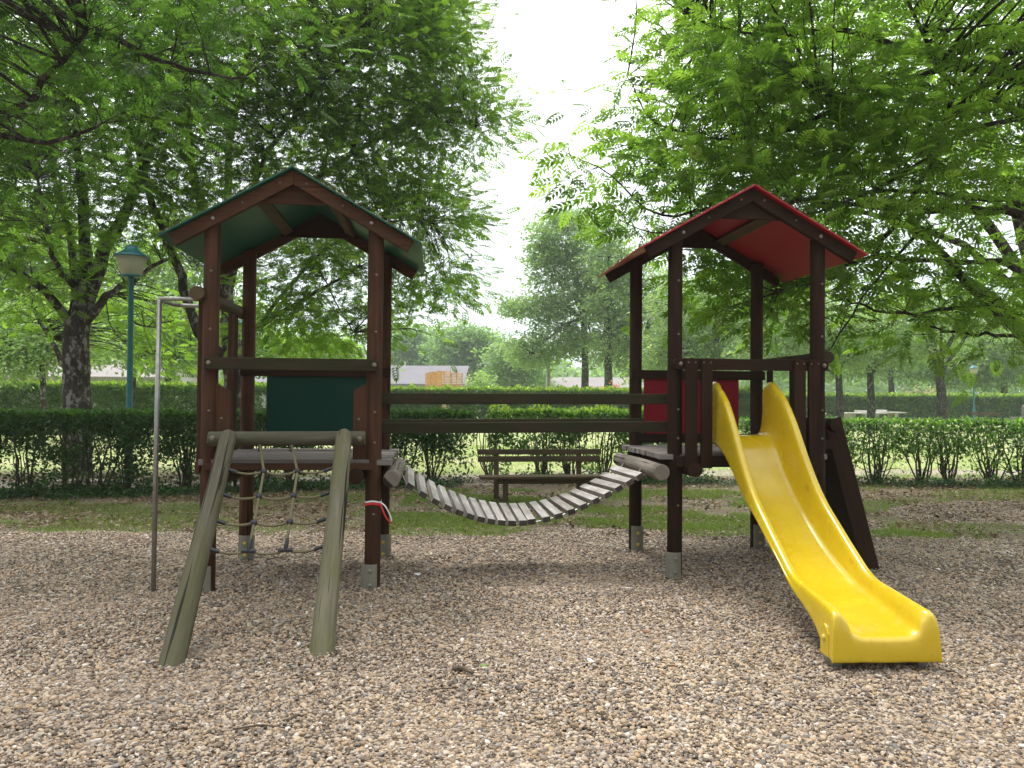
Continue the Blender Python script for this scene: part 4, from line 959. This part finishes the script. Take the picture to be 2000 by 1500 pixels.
# left background
bgtree('maple_tree', 'young maple with a thin pale trunk at the far left', 82, 25, .11, 640, [(70, 640, 1.7, .9, 2600), (150, 660, 1.1, .8, 1600), (10, 690, 1.3, .8, 1700), (70, 700, 1.5, .5, 1500)], 'leaf_b', .17, 31, 'bark', 'SIMPLE', clump=.3)
bgtree('maple_tree', 'leafy maple with sunlit pale leaves between the lamp and the tower', 262, 29, .14, 660, [(240, 660, 1.6, 1.0, 2200), (330, 690, 1.5, .9, 2400), (380, 640, 1.5, 1.3, 2200), (300, 620, 1.6, 1.0, 1800)], 'leaf_b', .18, 32, 'barkdark', 'SIMPLE', clump=.32)
bgtree('broadleaf_tree', 'green tree filling the gap left of the tall lichened trunk', -30, 38, .3, 500, [(-20, 560, 3.5, 3, 3800), (60, 480, 3, 2.5, 2800), (20, 650, 3, 1.6, 2400), (120, 600, 2.4, 2, 1800)], 'leaf_c', .3, 33)
bgtree('broadleaf_tree', 'yellow-green tree behind the tower just above its rail', 610, 42, .22, 690, [(560, 690, 2.0, 1.1, 1500), (640, 695, 1.7, .9, 1400), (500, 670, 2.0, 1.6, 1500), (700, 712, .9, .4, 350)], 'leaf_c', .26, 34)
bgtree('broadleaf_tree', 'tall green tree standing behind the lamp post', 330, 46, .35, 560, [(250, 560, 3.6, 2.8, 2800), (380, 520, 3.6, 3, 2600), (300, 640, 3.6, 2, 2400), (440, 640, 2.6, 2, 1800), (190, 640, 2.2, 1.6, 1400)], 'leaf_c', .32, 35)
# distant middle
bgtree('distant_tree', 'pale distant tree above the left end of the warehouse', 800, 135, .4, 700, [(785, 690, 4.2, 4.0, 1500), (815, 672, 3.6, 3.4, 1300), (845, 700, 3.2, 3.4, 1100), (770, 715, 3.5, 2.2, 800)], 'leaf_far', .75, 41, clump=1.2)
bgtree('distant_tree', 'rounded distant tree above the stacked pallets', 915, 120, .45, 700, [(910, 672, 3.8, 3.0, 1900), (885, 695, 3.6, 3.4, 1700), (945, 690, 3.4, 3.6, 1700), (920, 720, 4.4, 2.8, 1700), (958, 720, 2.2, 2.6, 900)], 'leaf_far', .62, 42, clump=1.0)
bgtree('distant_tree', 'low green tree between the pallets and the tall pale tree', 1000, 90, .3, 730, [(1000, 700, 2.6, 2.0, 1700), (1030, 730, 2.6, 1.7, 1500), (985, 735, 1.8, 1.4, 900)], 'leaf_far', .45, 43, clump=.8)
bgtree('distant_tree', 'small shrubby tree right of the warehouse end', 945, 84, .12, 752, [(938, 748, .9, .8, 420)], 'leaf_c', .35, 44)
# the tall pair
bgtree('tall_tree', 'tall pale open-crowned tree with ivy-clad trunk in the middle distance', 1141, 60, .34, 560, [(1095, 465, 2.6, 1.9, 2600), (1150, 520, 2.6, 1.8, 2200), (1080, 530, 2.2, 1.6, 1700), (1050, 600, 2.5, 1.0, 1700), (1005, 600, 1.2, .7, 500), (1130, 600, 3.2, 1.9, 3000),
    (1090, 665, 3.0, 1.3, 2300), (1040, 690, 2.3, 1.1, 1500), (1160, 680, 2.4, 1.3, 1800), (1180, 560, 2.2, 2.2, 2000), (1105, 430, 1.2, .8, 650), (1060, 495, 1.3, .9, 600)], 'leaf_b', .27, 45, 'barkivy', 'TWO', clump=.5)
bgtree('tall_tree', 'ivy-clad silvery tree just left of the red tower posts', 1186, 56, .36, 600, [(1215, 600, 2.6, 2.2, 2700), (1200, 520, 2.0, 2.0, 1700), (1260, 640, 2.4, 2.2, 2300), (1210, 670, 2.4, 1.3, 1700), (1250, 560, 2.0, 2.0, 1500), (1190, 455, 1.5, 1.5, 1000), (1240, 700, 1.8, 1.0, 900)], 'leaf_b', .24, 46, 'barkivy', 'TWO', clump=.5)
# silver grove behind the red tower
bgtree('willow_tree', 'silver-leaved tree seen between the posts of the red tower', 1396, 48, .30, 640, [(1330, 600, 2.6, 2.3, 2900), (1340, 690, 2.4, 1.5, 2100), (1410, 640, 2.5, 1.7, 2300), (1290, 690, 1.6, 1.2, 1100), (1400, 705, 2.2, .9, 1300), (1440, 560, 2.4, 1.5, 1500)], 'leaf_b', .2, 47, clump=.42)
bgtree('willow_tree', 'silver-leaved tree with dark trunk right of the red tower', 1638, 44, .25, 700, [(1560, 640, 2.5, 1.6, 2300), (1640, 640, 2.2, 1.3, 1900), (1500, 690, 1.9, 1.1, 1300), (1660, 690, 1.8, .9, 1300), (1590, 700, 1.5, .7, 900), (1540, 580, 2, 1.4, 1200)], 'leaf_b', .19, 48, clump=.4)
bgtree('willow_tree', 'silver-leaved tree with brown mossy trunk next to the concrete table', 1700, 46, .27, 700, [(1700, 650, 2.2, 1.6, 2100), (1760, 690, 1.7, .9, 1300), (1740, 640, 1.9, 1.4, 1500), (1680, 700, 1.4, .5, 700)], 'leaf_b', .2, 49, 'barkivy', clump=.4)
R6 = 43
bgtree('forked_tree', 'dark forked tree trunk at the far right before the long hedge', 1836, R6, .33, 700, [(1840, 600, 2.2, 1.4, 1500), (1920, 620, 2.2, 1.4, 1500), (1780, 610, 1.8, 1.2, 1100), (1810, 680, 1.0, .5, 420)], 'leaf_b', .2, 50, clump=.4,
    limbs=[([at(1834, 705, R6), at(1855, 670, R6), at(1870, 630, R6)], .2, .08), ([at(1833, 705, R6), at(1818, 660, R6), at(1815, 610, R6)], .26, .1)])
bgtree('broadleaf_tree', 'mid green tree behind the far right lamp', 1960, 82, .4, 690, [(1930, 680, 4.6, 3.2, 3000), (1990, 650, 4.6, 3.4, 2600), (1880, 720, 3.6, 2.0, 1800), (1960, 730, 4, 2, 1800), (2060, 690, 4.5, 3.5, 2000)], 'leaf_c', .42, 51, clump=.8)
bgtree('broadleaf_tree', 'mid green tree behind the silver grove', 1740, 85, .4, 700, [(1760, 700, 4.2, 2.6, 2400), (1690, 690, 4, 2.6, 2000), (1820, 690, 4, 2.8, 2000), (1620, 700, 3.8, 2.4, 1800)], 'leaf_c', .42, 52, clump=.8)
bgtree('broadleaf_tree', 'tall green tree rising behind the red-roofed tower', 1480, 80, .4, 640, [(1450, 640, 5, 3.6, 3000), (1540, 600, 5, 4, 3000), (1360, 640, 4, 4, 2400), (1560, 700, 4, 2, 1600), (1300, 720, 3, 1.6, 1200)], 'leaf_c', .45, 53, clump=.9)
# shrubs in blossom
def shrub(label, x, y, Y, rx, rz_, n, mat, seed):
    b = gp(x, Y); c = at(x, y, Y)
    tree('flowering_shrub', label, 'shrub', b, [([b, b.lerp(c, .6), c], .04, .02), ([b, b.lerp(c, .5)+Vector((.3, 0, 0)), c+Vector((.4, 0, 0))], .03, .01)], [(c, (rx, rx, rz_), n)], ('SIMPLE', .22), mat, 'barkdark', None, twig=.01, clump=.3, per=14, seed=seed)
shrub('pink flowering shrub above the far right hedge', 1800, 769, 72, 1.3, .55, 330, 'pink', 61)
shrub('small orange flowering shrub beside the ivy-clad trunks', 1197, 762, 52, .35, .3, 130, 'orange', 62)

# ================================================================== buildings, pallets, poles
def corr(name, c1, c2, ax):
    m, t, b = newmat(name); o = coord(t)
    wv = t.nodes.new('ShaderNodeTexWave'); wv.bands_direction = ax; wv.inputs['Scale'].default_value = 1.6; t.links.new(o, wv.inputs[0])
    n = noise(t, mapping(t, o, (1, 1, .4)), .6, 6)
    col = mixc(t, wv.outputs[0], ramp(t, n, [(.3, c1), (.7, c2)]), tuple(v*.7 for v in c1)); t.links.new(col, b.inputs['Base Color']); b.inputs['Roughness'].default_value = .85; return m
M['corr'] = corr('grey_corrugated_roof', (.14, .13, .15), (.21, .20, .22), 'X')
M['tile'] = corr('pale_pink_roof', (.24, .215, .205), (.33, .30, .29), 'X')
def building(name, label, c, yaw, Lx, Dy, h, rise, wall, roof, over=.5, wins=0):
    r = empty(name, Matrix.Translation(c) @ Matrix.Rotation(yaw, 4, 'Z')); tag(r, label, 'building')
    x, y = Lx/2, Dy/2
    wb = MB(); wb.prism([(-y, -.2), (y, -.2), (y, h), (0, h+rise), (-y, h)], -x, x, lambda a, b, d: (d, a, b)); wb.build('wall', M[wall], r)
    sl = rise/y; t = .12; e = y+over
    rf = MB()
    for s in (-1, 1): rf.prism([(0, h+rise+.02), (s*e, h+rise+.02-sl*e), (s*e, h+rise+.02-sl*e+t), (0, h+rise+.02+t)], -x-over, x+over, lambda a, b, d: (d, a, b))
    rf.build('roof', M[roof], r)
    for k in range(wins):
        xx = -x+(k+.5)*Lx/wins; MB().box((xx, -y-.02, h*.55), (Lx/wins*.45, .1, h*.4)).build('window', M['darkopen'], r)
    return r
wc = at(760, 781, 106); 
WH = building('warehouse', 'long low grey-roofed warehouse beyond the middle hedge', (wc.x-3.4, 108, 0), -.05, 27, 12, 3.55, 2.4, 'wallpale', 'corr', .5)
MB().box((13.3, -1.5, 2.0), (.6, 6, 2.6)).build('opening', M['darkopen'], WH)
MB().box((2.0, -3.6, 4.82), (1.2, .7, .1), Matrix.Rotation(.38, 3, 'X')).build('roof_light', M['wallpale'], WH)
building('house', 'pale roofed house half hidden behind the ivy-clad trunks', (at(1140, 781, 95).x+1.5, 95, 0), .06, 11, 8, 2.6, 1.5, 'wallpale', 'tile', .4, 4)
building('house', 'white house glimpsed below the trees at the far left', (at(60, 781, 70).x, 70, 0), .1, 26, 9, 3.3, 1.6, 'wallpale', 'tile', .4, 7)
building('house', 'roof just visible behind the green-roofed tower above its rail', (at(694, 781, 72).x, 72, 0), .0, 2.2, 5, 4.6, 1.1, 'wallpale', 'corr', .3, 2)
# pallets
def pallet_stack():
    r = empty('pallet_stack', Matrix.Identity(4)); m = MB()
    for k in range(27):
        z = k*.155
        for x in (-.55, 0, .55): m.box((x, 0, z+.045), (.1, .98, .09))
        for y in (-.42, 0, .42): m.box((rnd.uniform(-.02, .02), y, z+.105), (1.2, .14, .024))
        m.box((0, -.48, z+.045), (1.2, .02, .05))
    m.build('pallets', M['pallet'], r); return r
proto = pallet_stack(); first = True
PSX = [(867, 84, 'front'), (892, 84, 'right'), (852, 86.5, 'row'), (848, 88.5, 'row'), (844, 90.5, 'row'), (841, 92.5, 'row')]
for x, Y, kd in PSX:
    o = proto if first else copy_tree(proto); first = False
    p = at(x, 781, Y); o.location = (p.x, Y, 0); o.rotation_euler.z = .05; s = 1.05 if kd != 'right' else 1.0; o.scale = (1.02 if kd != 'front' else 1.25, 1.1, s*1.04)
    tag(o, {'front': 'widest orange pallet stack at the front beside the warehouse', 'right': 'right-hand orange pallet stack nearest the warehouse end', 'row': 'pale pallet stack in the receding row left of the front stacks'}[kd], 'pallets', 'stacked wooden pallets by the warehouse')
def pole(label, x, Y, H, r, mat, arms=False):
    b = gp(x, Y); e = empty('utility_pole', Matrix.Translation(b)); tag(e, label, 'pole'); MB().tube([(0, 0, -.3), (0, 0, H)], [r, r*.7], 10).build('pole', M[mat], e)
    if arms: MB().box((0, 0, H-.3), (1.2, .1, .1)).build('crossarm', M[mat], e)
pole('thin pale utility pole above the warehouse roof', 790, 118, 7.1, .17, 'concrete')
pole('pale concrete pole beside the tall open-crowned tree', 1071, 62, 4.6, .22, 'concrete', True)
# concrete table-tennis tables, far bench, monument
def tt(label, x, Y, yaw):
    p = gp(x, Y); e = empty('concrete_table', Matrix.Translation(p) @ Matrix.Rotation(yaw, 4, 'Z')); tag(e, label, 'table tennis table', 'concrete tables beyond the right hedge')
    MB().box((0, 0, .72), (2.74, 1.5, .08)).build('table_top', M['concrete'], e, .01); MB().box((0, 0, .84), (.06, 1.6, .15)).build('net', M['concrete'], e, .01)
    for s in (-.8, .8): MB().box((s, 0, .34), (.25, 1.1, .68)).build('leg', M['concrete'], e, .01)
tt('concrete table-tennis table between the two right trunks', 1682, 52, .1)
tt('concrete table-tennis table right of the mossy brown trunk', 1722, 56, .0)
fb = empty('park_bench', Matrix.Translation(gp(1930, 52))); tag(fb, 'distant wooden bench below the far right lamp', 'bench')
MB().box((0, 0, .42), (1.9, .35, .05)).build('seat', M['bench'], fb); MB().box((0, .2, .72), (1.9, .05, .2)).build('backrest', M['bench'], fb)
for s in (-.7, .7): MB().box((s, 0, .2), (.08, .35, .4)).build('leg', M['bench'], fb)
mo = empty('stone_monument', Matrix.Translation(gp(2034, 42)+Vector((.2, 0, 0)))); tag(mo, 'grey stone monument on a stepped base at the right edge', 'monument')
MB().box((0, 0, .3), (2.5, 2.0, .8)).build('stone_base', M['oldstone'], mo, .02)
MB().prism([(-.95, .7), (.95, .7), (.95, 1.25), (.8, 1.4), (.55, 1.7), (.42, 2.2), (.38, 3.0), (-.38, 3.0), (-.42, 2.2), (-.55, 1.7), (-.8, 1.4), (-.95, 1.25)], -.5, .5).build('pedestal', M['oldstone'], mo, .02)

# ================================================================== bits on the gravel
def stick(label, p, q, r, mat='stem', grp='sticks lying on the gravel'):
    a = onground(*p, .034); b = onground(*q, .034); m = (a+b)/2; e = MB()
    pts = smooth_path([a-m, (a-m).lerp(b-m, .5)+Vector((0, (b-a).length*.05, .01)), b-m], 3, .001); e.tube(pts, [r*(1-.4*k/(len(pts)-1)) for k in range(len(pts))], 7)
    o = e.build('fallen_twig', M[mat]); o.location = m; tag(o, label, 'twig', grp)
stick('short thick dark stick in the middle of the foreground gravel', (886, 1305), (924, 1314), .016)
stick('long thin straw-like twig below the short thick stick', (842, 1348), (905, 1350), .004)
stick('dark bent twig in the lower left gravel', (560, 1408), (592, 1398), .008)
stick('longest thin twig lying in the lower left gravel', (455, 1424), (556, 1421), .005)
stick('thin twig on the dark gravel left of the slide', (1562, 1244), (1615, 1250), .006)
stick('slender twig behind the rope net on the left gravel', (520, 1094), (560, 1088), .006)
stick('thin dark twig in front of the slide foot', (1850, 1310), (1880, 1322), .006)
def scrap(name, label, cat, p, mat, s):
    a = onground(*p, .042); o = MB().prism([(-s, -.3*s), (-.2*s, -.6*s), (.9*s, -.2*s), (s, .3*s), (.1*s, .55*s), (-.8*s, .3*s)], 0, .004, lambda x, y, d: (x, y, d+.15*x*x/s)).build(name, M[mat])
    o.location = a; o.rotation_euler = (rnd.uniform(-.3, .3), rnd.uniform(-.3, .3), rnd.uniform(0, 6)); tag(o, label, cat)
M['gleaf'] = plain('fresh_green_leaf', (.12, .25, .02), .5); M['bleaf'] = plain('brown_dead_leaf', (.16, .07, .03), .7)
scrap('fallen_leaf', 'small bright green leaf on the foreground gravel', 'leaf', (946, 1301), 'gleaf', .022)
scrap('fallen_leaf', 'rusty brown leaf on the gravel left of the slide', 'leaf', (1262, 1234), 'bleaf', .03)
scrap('fallen_leaf', 'olive dead leaf near the middle foreground', 'leaf', (1178, 1395), 'bench', .028)
scrap('paper_scrap', 'white scrap on the gravel in front of the red tower post', 'scrap', (1228, 1149), 'whitet', .03)
scrap('paper_scrap', 'pale crumpled scrap on the gravel under the bridge', 'scrap', (815, 1122), 'whitet', .035)
scrap('paper_scrap', 'whitish scrap on the gravel right of the slide', 'scrap', (1832, 1112), 'whitet', .03)
scrap('white_stone', 'flat white stone in the right foreground gravel', 'stone', (1153, 1291), 'whitet', .025)

# far woodland closing the horizon: one uncountable mass
def woodland():
    n = 60000; x = RS.uniform(-400, 400, n); Y = RS.uniform(150, 230, n)
    top = np.array([9+5*mnoise.noise((a*.03, 1, 5))+4*mnoise.noise((a*.11, 2, 5)) for a in x]); top += np.where(x > 45, 7, 0)+np.where(x < -35, 6, 0)
    z = RS.uniform(0, 1, n)**.7*top; D = RS.normal(0, 1, (n, 3))
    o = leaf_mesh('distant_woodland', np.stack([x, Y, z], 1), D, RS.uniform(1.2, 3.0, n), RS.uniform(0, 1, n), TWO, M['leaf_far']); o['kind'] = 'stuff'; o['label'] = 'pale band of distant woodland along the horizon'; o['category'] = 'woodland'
woodland()
# ================================================================== haze
hz = MB().box((0, 290, 29.5), (900, 760, 61)).build('haze', newmat('haze_air')[0]); hz['kind'] = 'stuff'
ht = hz.data.materials[0].node_tree; ht.nodes.remove(ht.nodes['Principled BSDF']); pv = ht.nodes.new('ShaderNodeVolumePrincipled')
pv.inputs['Color'].default_value = (.88, .95, 1, 1); pv.inputs['Density'].default_value = .00065; pv.inputs['Anisotropy'].default_value = .3
ht.links.new(pv.outputs[0], ht.nodes['Material Output'].inputs['Volume'])
sc.cycles.volume_bounces = 1
